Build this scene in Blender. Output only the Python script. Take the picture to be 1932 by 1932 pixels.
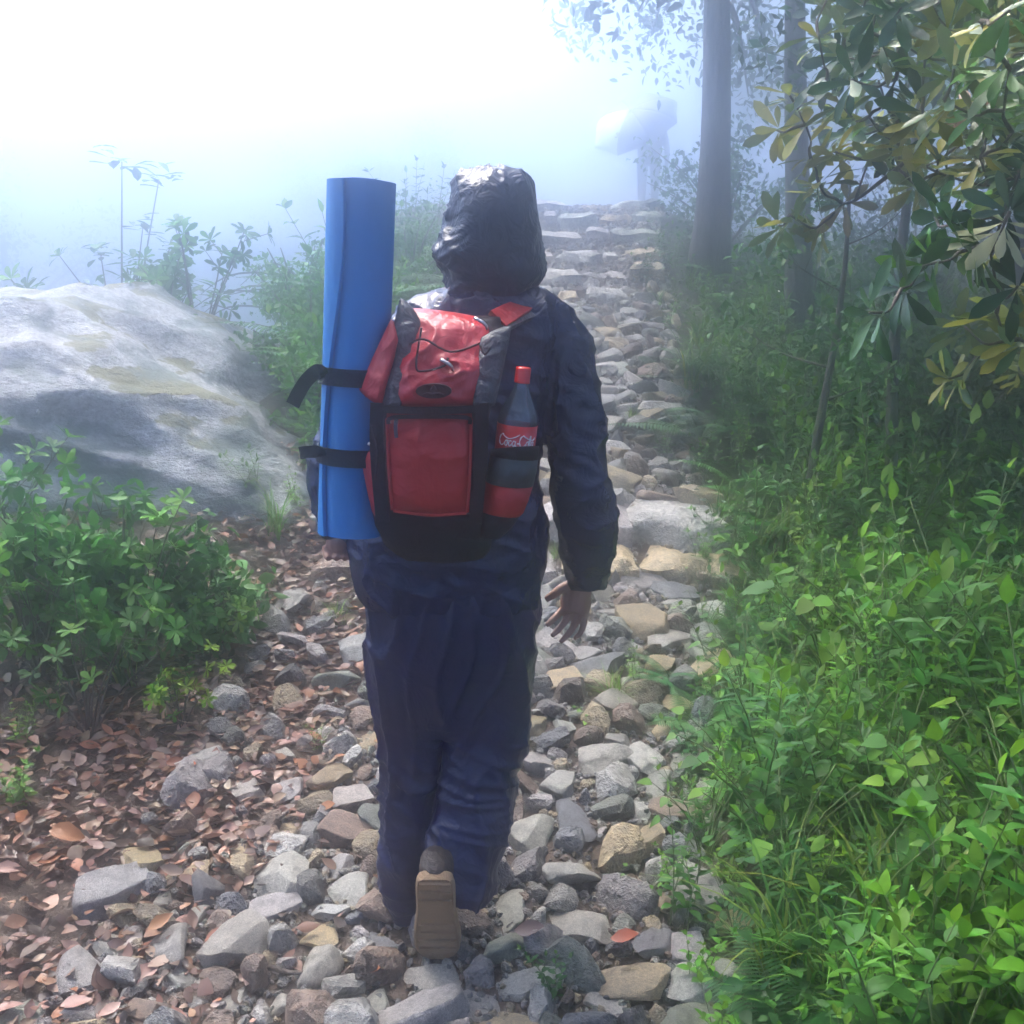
import bpy, bmesh, math, random
import numpy as np
from mathutils import Vector, Matrix, noise, Quaternion

for o in list(bpy.data.objects):
    bpy.data.objects.remove(o, do_unlink=True)
SC = bpy.context.scene
COL = SC.collection
R = math.radians

# ------------------------------------------------------------------ camera
CAM_H, PITCH, FPX = 1.545, R(13.0), 2071.0      # focal length in units of a 1932 px wide picture
cam_d = bpy.data.cameras.new('camera')
cam_d.sensor_fit = 'HORIZONTAL'
cam_d.sensor_width = 36.0
cam_d.lens = 36.0 * FPX / 1932.0
cam_d.clip_start, cam_d.clip_end = 0.05, 500
cam = bpy.data.objects.new('camera', cam_d)
COL.objects.link(cam)
cam.location = (0, 0, CAM_H)
cam.rotation_euler = (R(90) - PITCH, 0, 0)
SC.camera = cam

# ------------------------------------------------------------------ world, sun, exposure
SUN_EL, SUN_AZ = 62.0, -35.0                    # degrees; azimuth measured from +Y (ahead) towards +X
w = bpy.data.worlds.new('World'); SC.world = w; w.use_nodes = True
nt = w.node_tree; nt.nodes.clear()
sky = nt.nodes.new('ShaderNodeTexSky'); sky.sky_type = 'NISHITA'
sky.sun_disc = False
sky.sun_elevation = R(SUN_EL); sky.sun_rotation = R(SUN_AZ)
sky.air_density = 1.0; sky.dust_density = 4.6; sky.ozone_density = 1.0
bg = nt.nodes.new('ShaderNodeBackground'); bg.inputs['Strength'].default_value = 0.15
wo = nt.nodes.new('ShaderNodeOutputWorld')
nt.links.new(sky.outputs[0], bg.inputs['Color']); nt.links.new(bg.outputs[0], wo.inputs['Surface'])

sd = bpy.data.lights.new('sun', 'SUN'); sd.energy = 1.5; sd.angle = R(30); sd.color = (1.0, 0.91, 0.79)
sun = bpy.data.objects.new('sun', sd); COL.objects.link(sun)
sdir = Vector((math.sin(R(SUN_AZ)) * math.cos(R(SUN_EL)), math.cos(R(SUN_AZ)) * math.cos(R(SUN_EL)), math.sin(R(SUN_EL))))
sun.rotation_euler = (-sdir).to_track_quat('-Z', 'Y').to_euler()
sun.location = sdir * 30

vs = SC.view_settings
vs.view_transform = 'Standard'; vs.look = 'None'; vs.gamma = 1.0; vs.use_curve_mapping = False
vs.exposure = 2.0
cy = SC.cycles
cy.use_denoising = True
cy.max_bounces = 10; cy.diffuse_bounces = 3; cy.glossy_bounces = 3; cy.transmission_bounces = 6
cy.transparent_max_bounces = 12; cy.volume_bounces = 8
cy.caustics_reflective = False; cy.caustics_refractive = False
cy.sample_clamp_indirect = 6.0
HAZE_DENSITY = 0.13

# ------------------------------------------------------------------ helpers
def U(px, py, Y):
    """world point on the plane y = Y seen at pixel (px, py) of a 1932 px wide picture"""
    dx, dy = (px - 966) / FPX, (966 - py) / FPX
    cp, sp = math.cos(PITCH), math.sin(PITCH)
    d = Vector((dx, cp + dy * sp, -sp + dy * cp))
    t = Y / d.y
    return Vector((d.x * t, Y, CAM_H + d.z * t))

def PXS(py, Y):
    """metres per pixel there"""
    dy = (966 - py) / FPX
    return Y / (math.cos(PITCH) + dy * math.sin(PITCH)) / FPX

def smooth(a, b, x):
    t = min(1.0, max(0.0, (x - a) / (b - a)))
    return t * t * (3 - 2 * t)

def link(name, data, parent=None, mat=None):
    o = bpy.data.objects.new(name, data)
    COL.objects.link(o)
    if parent is not None:
        o.parent = parent
    if mat is not None and data is not None and not data.materials:
        data.materials.append(mat)
    return o

def tag(o, label=None, cat=None, group=None, kind=None):
    if label: o['label'] = label
    if cat: o['category'] = cat
    if group: o['group'] = group
    if kind: o['kind'] = kind
    return o

def empty(name, loc=(0, 0, 0), rz=0.0, scale=1.0):
    o = bpy.data.objects.new(name, None)
    COL.objects.link(o)
    o.empty_display_size = 0.1
    o.location = loc; o.rotation_euler = (0, 0, rz); o.scale = (scale,) * 3
    return o

def mesh_from(name, verts, faces, smooth_shade=True, cols=None):
    me = bpy.data.meshes.new(name)
    me.from_pydata([tuple(v) for v in verts], [], faces)
    if cols is not None:
        ca = me.color_attributes.new('Col', 'FLOAT_COLOR', 'POINT')
        a = np.ones((len(verts), 4), dtype=np.float32); a[:, :3] = np.asarray(cols, dtype=np.float32)
        ca.data.foreach_set('color', a.ravel())
    if smooth_shade:
        me.shade_smooth()
    me.update()
    return me

def np_mesh(name, V, F, cols=None, smooth_shade=True):
    """V (n,3) float, F (m,4) int with -1 in the last place for a triangle"""
    V = np.asarray(V, dtype=np.float32); F = np.asarray(F, dtype=np.int32)
    me = bpy.data.meshes.new(name)
    me.vertices.add(len(V)); me.vertices.foreach_set('co', V.ravel())
    if F.shape[1] == 4:
        tri = F[:, 3] < 0
        tot = np.where(tri, 3, 4).astype(np.int32)
        flat = F.ravel(); flat = flat[flat >= 0]
    else:
        tot = np.full(len(F), F.shape[1], dtype=np.int32); flat = F.ravel()
    st = np.concatenate([[0], np.cumsum(tot)[:-1]]).astype(np.int32)
    me.loops.add(len(flat)); me.loops.foreach_set('vertex_index', flat.astype(np.int32))
    me.polygons.add(len(F)); me.polygons.foreach_set('loop_start', st); me.polygons.foreach_set('loop_total', tot)
    me.polygons.foreach_set('use_smooth', np.full(len(F), smooth_shade, dtype=bool))
    me.update(calc_edges=True)
    if cols is not None:
        ca = me.color_attributes.new('Col', 'FLOAT_COLOR', 'POINT')
        a = np.ones((len(V), 4), dtype=np.float32); a[:, :3] = np.asarray(cols, dtype=np.float32)
        ca.data.foreach_set('color', a.ravel())
    return me

def catmull(pts, n):
    """resample a list of equal-length tuples of floats"""
    P = np.asarray(pts, dtype=float)
    out = []
    for i in range(len(P) - 1):
        p0 = P[max(i - 1, 0)]; p1 = P[i]; p2 = P[i + 1]; p3 = P[min(i + 2, len(P) - 1)]
        for k in range(n):
            t = k / n
            out.append(0.5 * ((2 * p1) + (-p0 + p2) * t + (2 * p0 - 5 * p1 + 4 * p2 - p3) * t * t + (-p0 + 3 * p1 - 3 * p2 + p3) * t ** 3))
    out.append(P[-1])
    return np.array(out)

class MB:
    """collects shapes into one mesh"""
    def __init__(s): s.v = []; s.f = []; s.c = []
    def add(s, V, F, col=None):
        o = len(s.v)
        s.v.extend([tuple(p) for p in V]); s.f.extend([tuple(i + o for i in f) for f in F])
        s.c.extend([col or (1, 1, 1)] * len(V))
    def loft(s, rings, nseg=28, sub=4, power=2.0, cap=True, col=None):
        """rings: (centre, rx, ry[, power]) horizontal ellipses or (centre, u, v) with vectors"""
        rows = []
        for r in rings:
            c, a, b = Vector(r[0]), r[1], r[2]
            pw = r[3] if len(r) > 3 else power
            if not isinstance(a, Vector): a = Vector((a, 0, 0))
            if not isinstance(b, Vector): b = Vector((0, b, 0))
            rows.append(list(c) + list(a) + list(b) + [pw])
        rows = catmull(rows, sub) if sub > 1 else np.array(rows)
        V = []; F = []
        for r in rows:
            c = r[0:3]; a = r[3:6]; b = r[6:9]; e = 2.0 / max(1.2, r[9])
            for k in range(nseg):
                t = 2 * math.pi * k / nseg
                ct, st = math.cos(t), math.sin(t)
                V.append(c + a * math.copysign(abs(ct) ** e, ct) + b * math.copysign(abs(st) ** e, st))
        n = len(rows)
        for i in range(n - 1):
            for k in range(nseg):
                k2 = (k + 1) % nseg
                F.append((i * nseg + k, i * nseg + k2, (i + 1) * nseg + k2, (i + 1) * nseg + k))
        if cap:
            F.append(tuple(reversed(range(nseg)))); F.append(tuple((n - 1) * nseg + k for k in range(nseg)))
        s.add(V, F, col)
    def tube(s, pts, rad, nseg=8, sub=1, cap=True, col=None, flat=1.0):
        """a tube along points; rad a number or a list; flat squeezes one axis"""
        n0 = len(pts)
        rr = rad if isinstance(rad, (list, tuple)) else [rad] * n0
        A = [list(p) + [r] for p, r in zip(pts, rr)]
        A = catmull(A, sub) if sub > 1 else np.array(A, dtype=float)
        P = [Vector(a[:3]) for a in A]
        V = []; F = []
        up = None
        for i, p in enumerate(P):
            t = (P[min(i + 1, len(P) - 1)] - P[max(i - 1, 0)])
            if t.length < 1e-9: t = Vector((0, 0, 1))
            t.normalize()
            if up is None:
                up = Vector((0, 0, 1)) if abs(t.z) < 0.9 else Vector((0, 1, 0))
            side = t.cross(up)
            if side.length < 1e-6: side = t.cross(Vector((1, 0, 0)))
            side.normalize(); up = side.cross(t).normalized()
            for k in range(nseg):
                a = 2 * math.pi * k / nseg
                V.append(p + side * math.cos(a) * A[i][3] + up * math.sin(a) * A[i][3] * flat)
        n = len(P)
        for i in range(n - 1):
            for k in range(nseg):
                k2 = (k + 1) % nseg
                F.append((i * nseg + k, i * nseg + k2, (i + 1) * nseg + k2, (i + 1) * nseg + k))
        if cap:
            F.append(tuple(reversed(range(nseg)))); F.append(tuple((n - 1) * nseg + k for k in range(nseg)))
        s.add(V, F, col)
    def ball(s, c, r, n=12, col=None):
        c = Vector(c)
        if not isinstance(r, (tuple, list, Vector)): r = (r, r, r)
        V = []; F = []
        for i in range(n + 1):
            th = math.pi * i / n
            for k in range(2 * n):
                ph = math.pi * k / n
                V.append((c.x + r[0] * math.sin(th) * math.cos(ph), c.y + r[1] * math.sin(th) * math.sin(ph), c.z + r[2] * math.cos(th)))
        m = 2 * n
        for i in range(n):
            for k in range(m):
                k2 = (k + 1) % m
                F.append((i * m + k, (i + 1) * m + k, (i + 1) * m + k2, i * m + k2))
        s.add(V, F, col)
    def ribbon(s, pts, wid, thick, normal=(0, -1, 0), sub=4):
        """a flat strap along points: box section, wid across, thick along the normal (one or per point)"""
        A = catmull([list(p) for p in pts], sub) if sub > 1 else np.array(pts)
        P = [Vector(a) for a in A]
        nrm = normal if isinstance(normal, list) else [normal] * 2
        V = []; F = []
        for i, p in enumerate(P):
            t = (P[min(i + 1, len(P) - 1)] - P[max(i - 1, 0)]).normalized()
            f = i / max(1, len(P) - 1) * (len(nrm) - 1)
            j = min(int(f), len(nrm) - 2)
            nn = Vector(nrm[j]).lerp(Vector(nrm[j + 1]), f - j)
            side = t.cross(nn).normalized(); nn = side.cross(t).normalized()
            for a, b in ((-1, -1), (1, -1), (1, 1), (-1, 1)):
                V.append(p + side * a * wid / 2 + nn * b * thick / 2)
        for i in range(len(P) - 1):
            for k in range(4):
                k2 = (k + 1) % 4
                F.append((i * 4 + k, i * 4 + k2, (i + 1) * 4 + k2, (i + 1) * 4 + k))
        F.append((3, 2, 1, 0)); n = (len(P) - 1) * 4; F.append((n, n + 1, n + 2, n + 3))
        s.add(V, F)
    def mesh(s, name, smooth_shade=True, cols=False, sharp=None):
        me = mesh_from(name, s.v, s.f, smooth_shade, s.c if cols else None)
        bm = bmesh.new(); bm.from_mesh(me); bmesh.ops.recalc_face_normals(bm, faces=bm.faces); bm.to_mesh(me); bm.free()
        if sharp: me.set_sharp_from_angle(angle=R(sharp))
        return me

def remeshed(me, voxel, smooth_it=2, name=None):
    """one continuous skin round everything in the mesh"""
    o = bpy.data.objects.new('tmp', me); COL.objects.link(o)
    m = o.modifiers.new('r', 'REMESH'); m.mode = 'VOXEL'; m.voxel_size = voxel; m.use_smooth_shade = True
    if smooth_it:
        k = o.modifiers.new('s', 'SMOOTH'); k.iterations = smooth_it; k.factor = 0.5
    dg = bpy.context.evaluated_depsgraph_get(); dg.update()
    new = bpy.data.meshes.new_from_object(o.evaluated_get(dg))
    bpy.data.objects.remove(o, do_unlink=True)
    if name: new.name = name
    new.shade_smooth()
    return new

def displace(me, fn):
    """move each vertex along its normal by fn(co, normal)"""
    n = len(me.vertices)
    co = np.empty(n * 3, dtype=np.float32); me.vertices.foreach_get('co', co)
    no = np.empty(n * 3, dtype=np.float32); me.vertices.foreach_get('normal', no)
    co = co.reshape(-1, 3); no = no.reshape(-1, 3)
    out = co.copy()
    for i in range(n):
        out[i] += no[i] * fn(co[i], no[i])
    me.vertices.foreach_set('co', out.ravel()); me.update()

def ridge(p, s=1.0, seed=0.0):
    """fold-like noise 0..1 with sharp crests"""
    q = Vector((p[0] * s + seed, p[1] * s + seed * 1.7, p[2] * s - seed))
    return 1.0 - abs(noise.noise(q)) * 2.0

def nz(p, s=1.0, seed=0.0):
    return noise.noise(Vector((p[0] * s + seed, p[1] * s - seed * 0.7, p[2] * s + seed * 1.3)))

# ------------------------------------------------------------------ materials
def mat(name):
    m = bpy.data.materials.new(name); m.use_nodes = True
    t = m.node_tree; t.nodes.clear()
    out = t.nodes.new('ShaderNodeOutputMaterial')
    return m, t, out

def N(t, kind, **kw):
    n = t.nodes.new(kind)
    for k, v in kw.items():
        if k in n.inputs: n.inputs[k].default_value = v
        else: setattr(n, k, v)
    return n

def coords(t, obj=True, scale=None):
    c = t.nodes.new('ShaderNodeTexCoord')
    return c.outputs['Object' if obj else 'Generated']

def noise_node(t, vec, scale, detail=4.0, rough=0.6, dist=0.0):
    n = t.nodes.new('ShaderNodeTexNoise')
    n.inputs['Scale'].default_value = scale; n.inputs['Detail'].default_value = detail
    n.inputs['Roughness'].default_value = rough; n.inputs['Distortion'].default_value = dist
    t.links.new(vec, n.inputs['Vector'])
    return n.outputs[0]

def ramp(t, fac, stops, interp='LINEAR'):
    r = t.nodes.new('ShaderNodeValToRGB'); cr = r.color_ramp; cr.interpolation = interp
    while len(cr.elements) < len(stops): cr.elements.new(0.5)
    for e, (p, c) in zip(cr.elements, stops):
        e.position = p; e.color = (c[0], c[1], c[2], 1) if not isinstance(c, (int, float)) else (c, c, c, 1)
    t.links.new(fac, r.inputs[0])
    return r.outputs[0]

def mix(t, a, b, fac, mode='MIX'):
    n = t.nodes.new('ShaderNodeMix'); n.data_type = 'RGBA'; n.blend_type = mode
    for i, val in ((0, fac), (6, a), (7, b)):
        sock = n.inputs[i]
        if hasattr(val, 'is_linked'): t.links.new(val, sock)
        elif isinstance(val, (int, float)): sock.default_value = val if i == 0 else (val, val, val, 1)
        else: sock.default_value = (val[0], val[1], val[2], 1)
    return n.outputs[2]

def bump(t, h, strength=0.3, dist=0.01):
    b = t.nodes.new('ShaderNodeBump'); b.inputs['Strength'].default_value = strength; b.inputs['Distance'].default_value = dist
    t.links.new(h, b.inputs['Height'])
    return b.outputs[0]

def fabric(name, col, rough=0.45, coat=0.0, crinkle=0.25, weave=0.1, scale=26, var=0.25, crough=0.12, spec=0.5):
    m, t, out = mat(name)
    v = coords(t)
    p = N(t, 'ShaderNodeBsdfPrincipled')
    n1 = noise_node(t, v, 7, 4)
    c = mix(t, tuple(x * (1 - var) for x in col), tuple(min(1, x * (1 + var)) for x in col), n1)
    t.links.new(c, p.inputs['Base Color'])
    p.inputs['Roughness'].default_value = rough
    p.inputs['Coat Weight'].default_value = coat; p.inputs['Coat Roughness'].default_value = crough
    p.inputs['Specular IOR Level'].default_value = spec
    n2 = noise_node(t, v, scale, 3, 0.55, 1.2)
    rg = ramp(t, n2, [(0.3, 0.0), (0.5, 1.0), (0.7, 0.0)])
    b1 = bump(t, rg, crinkle, 0.01)
    n3 = noise_node(t, v, 900, 1, 0.5)
    b = t.nodes.new('ShaderNodeBump'); b.inputs['Strength'].default_value = weave; b.inputs['Distance'].default_value = 0.001
    t.links.new(n3, b.inputs['Height']); t.links.new(b1, b.inputs['Normal'])
    t.links.new(b.outputs[0], p.inputs['Normal'])
    t.links.new(b.outputs[0], p.inputs['Coat Normal'])
    t.links.new(p.outputs[0], out.inputs[0])
    return m

def leaf_material(name, back=(0.35, 0.4, 0.25), gloss=0.35, trans=0.35, hue=0.25, backmix=0.35):
    """colour from the mesh's Col attribute times the object's own colour; paler underside; lets some light through"""
    m, t, out = mat(name)
    at = t.nodes.new('ShaderNodeAttribute'); at.attribute_name = 'Col'
    oi = t.nodes.new('ShaderNodeObjectInfo')
    c = mix(t, at.outputs['Color'], oi.outputs['Color'], 1.0, 'MULTIPLY')
    hs = t.nodes.new('ShaderNodeHueSaturation')
    mr = t.nodes.new('ShaderNodeMapRange'); mr.inputs[3].default_value = 1 - hue; mr.inputs[4].default_value = 1 + hue
    t.links.new(oi.outputs['Random'], mr.inputs[0]); t.links.new(mr.outputs[0], hs.inputs['Value'])
    t.links.new(c, hs.inputs['Color'])
    v = coords(t)
    n = noise_node(t, v, 60, 3)
    c2 = mix(t, hs.outputs[0], mix(t, hs.outputs[0], 0.45, 1.0, 'MULTIPLY'), n)
    ge = t.nodes.new('ShaderNodeNewGeometry')
    mb = t.nodes.new('ShaderNodeMath'); mb.operation = 'MULTIPLY'; mb.inputs[1].default_value = backmix
    t.links.new(ge.outputs['Backfacing'], mb.inputs[0])
    c3 = mix(t, c2, back, mb.outputs[0])
    p = N(t, 'ShaderNodeBsdfPrincipled'); p.inputs['Roughness'].default_value = gloss
    p.inputs['Specular IOR Level'].default_value = 0.32
    t.links.new(c3, p.inputs['Base Color'])
    bn = bump(t, n, 0.25, 0.003); t.links.new(bn, p.inputs['Normal'])
    tr = t.nodes.new('ShaderNodeBsdfTranslucent')
    ct = mix(t, c2, (1.0, 1.0, 0.55), 0.25, 'MULTIPLY'); t.links.new(c2, tr.inputs['Color'])
    ms = t.nodes.new('ShaderNodeMixShader'); ms.inputs[0].default_value = trans
    t.links.new(p.outputs[0], ms.inputs[1]); t.links.new(tr.outputs[0], ms.inputs[2])
    t.links.new(ms.outputs[0], out.inputs[0])
    return m

def stone_material(name, attr=False, moss=False):
    m, t, out = mat(name)
    v = coords(t)
    if attr:
        at = t.nodes.new('ShaderNodeAttribute'); at.attribute_name = 'Col'; base = at.outputs['Color']
    else:
        oi = t.nodes.new('ShaderNodeObjectInfo'); base = oi.outputs['Color']
        add = t.nodes.new('ShaderNodeVectorMath'); add.operation = 'ADD'
        sc = t.nodes.new('ShaderNodeVectorMath'); sc.operation = 'SCALE'; sc.inputs[3].default_value = 37.0
        cmb = t.nodes.new('ShaderNodeCombineXYZ')
        for k in range(3): t.links.new(oi.outputs['Random'], cmb.inputs[k])
        t.links.new(cmb.outputs[0], sc.inputs[0]); t.links.new(v, add.inputs[0]); t.links.new(sc.outputs[0], add.inputs[1])
        v = add.outputs[0]
    s = 1.0 if not moss else 1.0
    big = noise_node(t, v, 1.6 if moss else 2.2, 5, 0.62, 0.4)
    mid = noise_node(t, v, 13 if moss else 11, 6, 0.75)
    fine = noise_node(t, v, 70 if moss else 40, 3, 0.8)
    c = mix(t, base, ramp(t, big, [(0.3, 0.55), (0.5, 1.05), (0.72, 1.25)]), 1.0, 'MULTIPLY')
    c = mix(t, c, ramp(t, mid, [(0.35, (0.55, 0.54, 0.5)), (0.55, 1.0), (0.75, (1.18, 1.14, 1.05))]), 0.85, 'MULTIPLY')
    c = mix(t, c, ramp(t, fine, [(0.36, 0.5), (0.5, 1.05), (0.66, 1.5)]), 0.75, 'MULTIPLY')
    if moss:
        ge = t.nodes.new('ShaderNodeNewGeometry')
        sx = t.nodes.new('ShaderNodeSeparateXYZ'); t.links.new(ge.outputs['Normal'], sx.inputs[0])
        ma = t.nodes.new('ShaderNodeMath'); ma.operation = 'MULTIPLY_ADD'; ma.inputs[1].default_value = 0.55
        t.links.new(sx.outputs[2], ma.inputs[0]); t.links.new(noise_node(t, v, 3.0, 5, 0.65), ma.inputs[2])
        f = ramp(t, ma.outputs[0], [(0.98, 0.0), (1.06, 1.0)])
        c = mix(t, c, (0.13, 0.125, 0.035), f)
        l2 = ramp(t, noise_node(t, v, 4.5, 5, 0.7, 0.6), [(0.48, 0.0), (0.58, 1.0)])
        c = mix(t, c, (0.07, 0.11, 0.10), mix(t, 0.0, l2, 0.8))
    p = N(t, 'ShaderNodeBsdfPrincipled')
    t.links.new(c, p.inputs['Base Color'])
    rr = ramp(t, big, [(0.3, 0.28), (0.65, 0.62)]); t.links.new(rr, p.inputs['Roughness'])
    b1 = bump(t, mid, 0.9 if moss else 0.55, 0.06 if moss else 0.12)
    b2 = t.nodes.new('ShaderNodeBump'); b2.inputs['Strength'].default_value = 0.6; b2.inputs['Distance'].default_value = 0.006 if moss else 0.03
    t.links.new(fine, b2.inputs['Height']); t.links.new(b1, b2.inputs['Normal'])
    t.links.new(b2.outputs[0], p.inputs['Normal'])
    t.links.new(p.outputs[0], out.inputs[0])
    return m

def soil_material(name, a, b, scale=6):
    m, t, out = mat(name); v = coords(t)
    n1 = noise_node(t, v, scale, 6, 0.7); n2 = noise_node(t, v, 55, 4, 0.75)
    c = mix(t, a, b, ramp(t, n1, [(0.35, 0.0), (0.65, 1.0)]))
    c = mix(t, c, ramp(t, n2, [(0.3, 0.4), (0.7, 1.5)]), 1.0, 'MULTIPLY')
    p = N(t, 'ShaderNodeBsdfPrincipled', Roughness=0.75); t.links.new(c, p.inputs['Base Color'])
    t.links.new(bump(t, n2, 0.8, 0.03), p.inputs['Normal']); t.links.new(p.outputs[0], out.inputs[0])
    return m

def bark_material(name, a, b):
    m, t, out = mat(name)
    tc = t.nodes.new('ShaderNodeTexCoord'); mp = t.nodes.new('ShaderNodeMapping'); mp.inputs['Scale'].default_value = (1, 1, 0.22)
    t.links.new(tc.outputs['Object'], mp.inputs[0])
    n1 = noise_node(t, mp.outputs[0], 26, 5, 0.7, 0.5); n2 = noise_node(t, tc.outputs['Object'], 5, 4)
    c = mix(t, a, b, ramp(t, n1, [(0.35, 0.0), (0.65, 1.0)])); c = mix(t, c, ramp(t, n2, [(0.3, 0.6), (0.7, 1.3)]), 1.0, 'MULTIPLY')
    p = N(t, 'ShaderNodeBsdfPrincipled', Roughness=0.8); t.links.new(c, p.inputs['Base Color'])
    t.links.new(bump(t, n1, 0.8, 0.03), p.inputs['Normal']); t.links.new(p.outputs[0], out.inputs[0])
    return m

def plain(name, col, rough=0.5, coat=0.0, metal=0.0, spec=0.5):
    m, t, out = mat(name)
    v = coords(t); n = noise_node(t, v, 40, 3)
    p = N(t, 'ShaderNodeBsdfPrincipled', Roughness=rough, Metallic=metal)
    p.inputs['Coat Weight'].default_value = coat; p.inputs['Specular IOR Level'].default_value = spec
    t.links.new(mix(t, tuple(x * 0.82 for x in col), tuple(min(1, x * 1.12) for x in col), n), p.inputs['Base Color'])
    t.links.new(bump(t, n, 0.08, 0.004), p.inputs['Normal'])
    t.links.new(p.outputs[0], out.inputs[0])
    return m

M = {}
M['stone'] = stone_material('stone'); M['gravel'] = stone_material('gravel', attr=True); M['boulder'] = stone_material('boulder_granite', moss=True)
M['soil'] = soil_material('soil', (0.035, 0.024, 0.016), (0.075, 0.05, 0.032))
M['path'] = soil_material('path_dirt', (0.05, 0.031, 0.02), (0.10, 0.066, 0.044))
M['leaf'] = leaf_material('leaf_green', back=(0.14, 0.22, 0.07), gloss=0.55, trans=0.3)
M['rhodo'] = leaf_material('leaf_rhododendron', back=(0.50, 0.47, 0.26), gloss=0.3, trans=0.22, hue=0.35, backmix=0.7)
M['dead'] = leaf_material('leaf_fallen', back=(0.42, 0.30, 0.22), gloss=0.42, trans=0.1, hue=0.4, backmix=0.5)
M['stem'] = plain('stem_green', (0.10, 0.13, 0.04), 0.6)
M['twig'] = bark_material('twig', (0.05, 0.035, 0.025), (0.14, 0.11, 0.09))
M['bark'] = bark_material('bark', (0.03, 0.024, 0.02), (0.09, 0.075, 0.06))
# ------------------------------------------------------------------ terrain
PROF = [(-70, -6.0), (0, -0.30), (1, -0.18), (2, -0.05), (2.4, 0.0), (3.2, 0.12), (4.2, 0.27), (4.7, 0.45), (5.3, 0.60), (5.7, 0.80),
        (7.4, 1.25), (9.3, 1.92), (10, 1.97), (17, 2.06), (30, 2.5), (70, 3.5)]
PY = [p[0] for p in PROF]; PZ = [p[1] for p in PROF]
CX = ([0, 2.2, 3.8, 6, 8, 10, 17, 70], [-0.36, -0.27, -0.05, 0.18, 0.34, 0.5, 1.2, 6])
HW = ([0, 2.2, 3.8, 6, 8, 10, 17, 70], [0.74, 0.72, 0.78, 0.76, 0.76, 0.8, 0.9, 1.0])
def path_c(y): return float(np.interp(y, *CX))
def path_w(y): return float(np.interp(y, *HW))
def ground(x, y, fine=True):
    z = float(np.interp(y, PY, PZ))
    c, hw = path_c(y), path_w(y)
    l = (c - hw) - x; r = x - (c + hw)
    if l > 0:
        z += 0.13 * min(l, 1.6) - 0.22 * max(l - 3.2, 0) * smooth(3.2, 4.5, l)
        z -= smooth(5.8, 7.6, y) * 0.9 * max(l - 0.25, 0) * smooth(0.25, 1.2, l)
        z = max(z, -6.5)
        z += 0.05 * noise.noise(Vector((x * 1.3, y * 1.3, 3.1))) * smooth(0, 0.6, l)
    if r > 0:
        k = float(np.interp(y, [1.5, 3, 7, 9, 14], [0.06, 0.16, 0.42, 0.42, 0.2]))
        z += -k * min(r, 1.4) + 0.03 * max(r - 3.5, 0)
        z += 0.07 * noise.noise(Vector((x * 1.1, y * 1.1, 7.7))) * smooth(0, 0.6, r)
    if fine:
        z += 0.018 * noise.noise(Vector((x * 5, y * 5, 0.5)))
    return z

def ground_hit(px, py):
    """where the ray through a pixel meets the ground"""
    y = 1.2
    while y < 30:
        p = U(px, py, y)
        if p.z <= ground(p.x, p.y): return p
        y += 0.01
    return U(px, py, 30)

xs = np.unique(np.concatenate([np.linspace(-60, -5, 26), np.linspace(-5, 4.6, 150), np.linspace(4.6, 60, 26)]))
ys = np.unique(np.concatenate([np.linspace(-60, 0.8, 24), np.linspace(0.8, 11, 170), np.linspace(11, 18, 40), np.linspace(18, 60, 24)]))
V = [(x, y, ground(x, y)) for y in ys for x in xs]
nx = len(xs)
F = [(j * nx + i, j * nx + i + 1, (j + 1) * nx + i + 1, (j + 1) * nx + i) for j in range(len(ys) - 1) for i in range(nx - 1)]
GROUND = link('ground', mesh_from('ground', V, F), None, M['soil']); tag(GROUND, kind='structure', label='dark forest soil rising on both sides of the trail')

# the trodden path: a sheet just above the soil
V = []; F = []
yy = np.concatenate([np.arange(0.4, 10, 0.07), np.arange(10, 19, 0.4)]); ncol = 18
for y in yy:
    c, hw = path_c(y), path_w(y)
    for k in range(ncol + 1):
        u = -1 + 2 * k / ncol
        x = c + u * hw * (1.02 + 0.10 * noise.noise(Vector((y * 1.5, u * 0.6, 2))))
        V.append((x, y, ground(x, y) + 0.012 - 0.03 * abs(u) ** 6))
n1 = ncol + 1
for j in range(len(yy) - 1):
    for k in range(ncol):
        F.append((j * n1 + k, j * n1 + k + 1, (j + 1) * n1 + k + 1, (j + 1) * n1 + k))
PATH = link('path', mesh_from('path', V, F), None, M['path']); tag(PATH, kind='structure', label='rubble mountain trail of loose grey and tan stones')

# ------------------------------------------------------------------ stones of the path
def rock_mesh(name, seed, flat=0.62, sub=4, cuts=9, rough=0.032):
    rng = random.Random(seed)
    bm = bmesh.new(); bmesh.ops.create_icosphere(bm, subdivisions=sub, radius=1.0)
    for _ in range(cuts):
        n = Vector((rng.gauss(0, 1), rng.gauss(0, 1), rng.gauss(0, 0.8))).normalized()
        d = rng.uniform(0.42, 0.80)
        for v in bm.verts:
            k = v.co.dot(n) - d
            if k > 0: v.co -= n * k * 0.94
    n = Vector((rng.gauss(0, 0.25), rng.gauss(0, 0.25), 1)).normalized(); d = rng.uniform(0.45, 0.62)
    for v in bm.verts:
        k = v.co.dot(n) - d
        if k > 0: v.co -= n * k * 0.92
    for v in bm.verts:
        q = v.co
        v.co += q.normalized() * (rough * 1.6 * nz(q, 2.3, seed) + rough * nz(q, 6, seed + 3) + rough * 0.45 * nz(q, 15, seed + 5))
    bmesh.ops.transform(bm, matrix=Matrix.Diagonal((1, rng.uniform(0.66, 0.9), flat, 1)), verts=bm.verts)
    m = max(abs(v.co.x) for v in bm.verts)
    for v in bm.verts: v.co /= m
    me = bpy.data.meshes.new(name); bm.to_mesh(me); bm.free()
    me.shade_smooth(); me.set_sharp_from_angle(angle=R(40))
    return me
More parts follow.
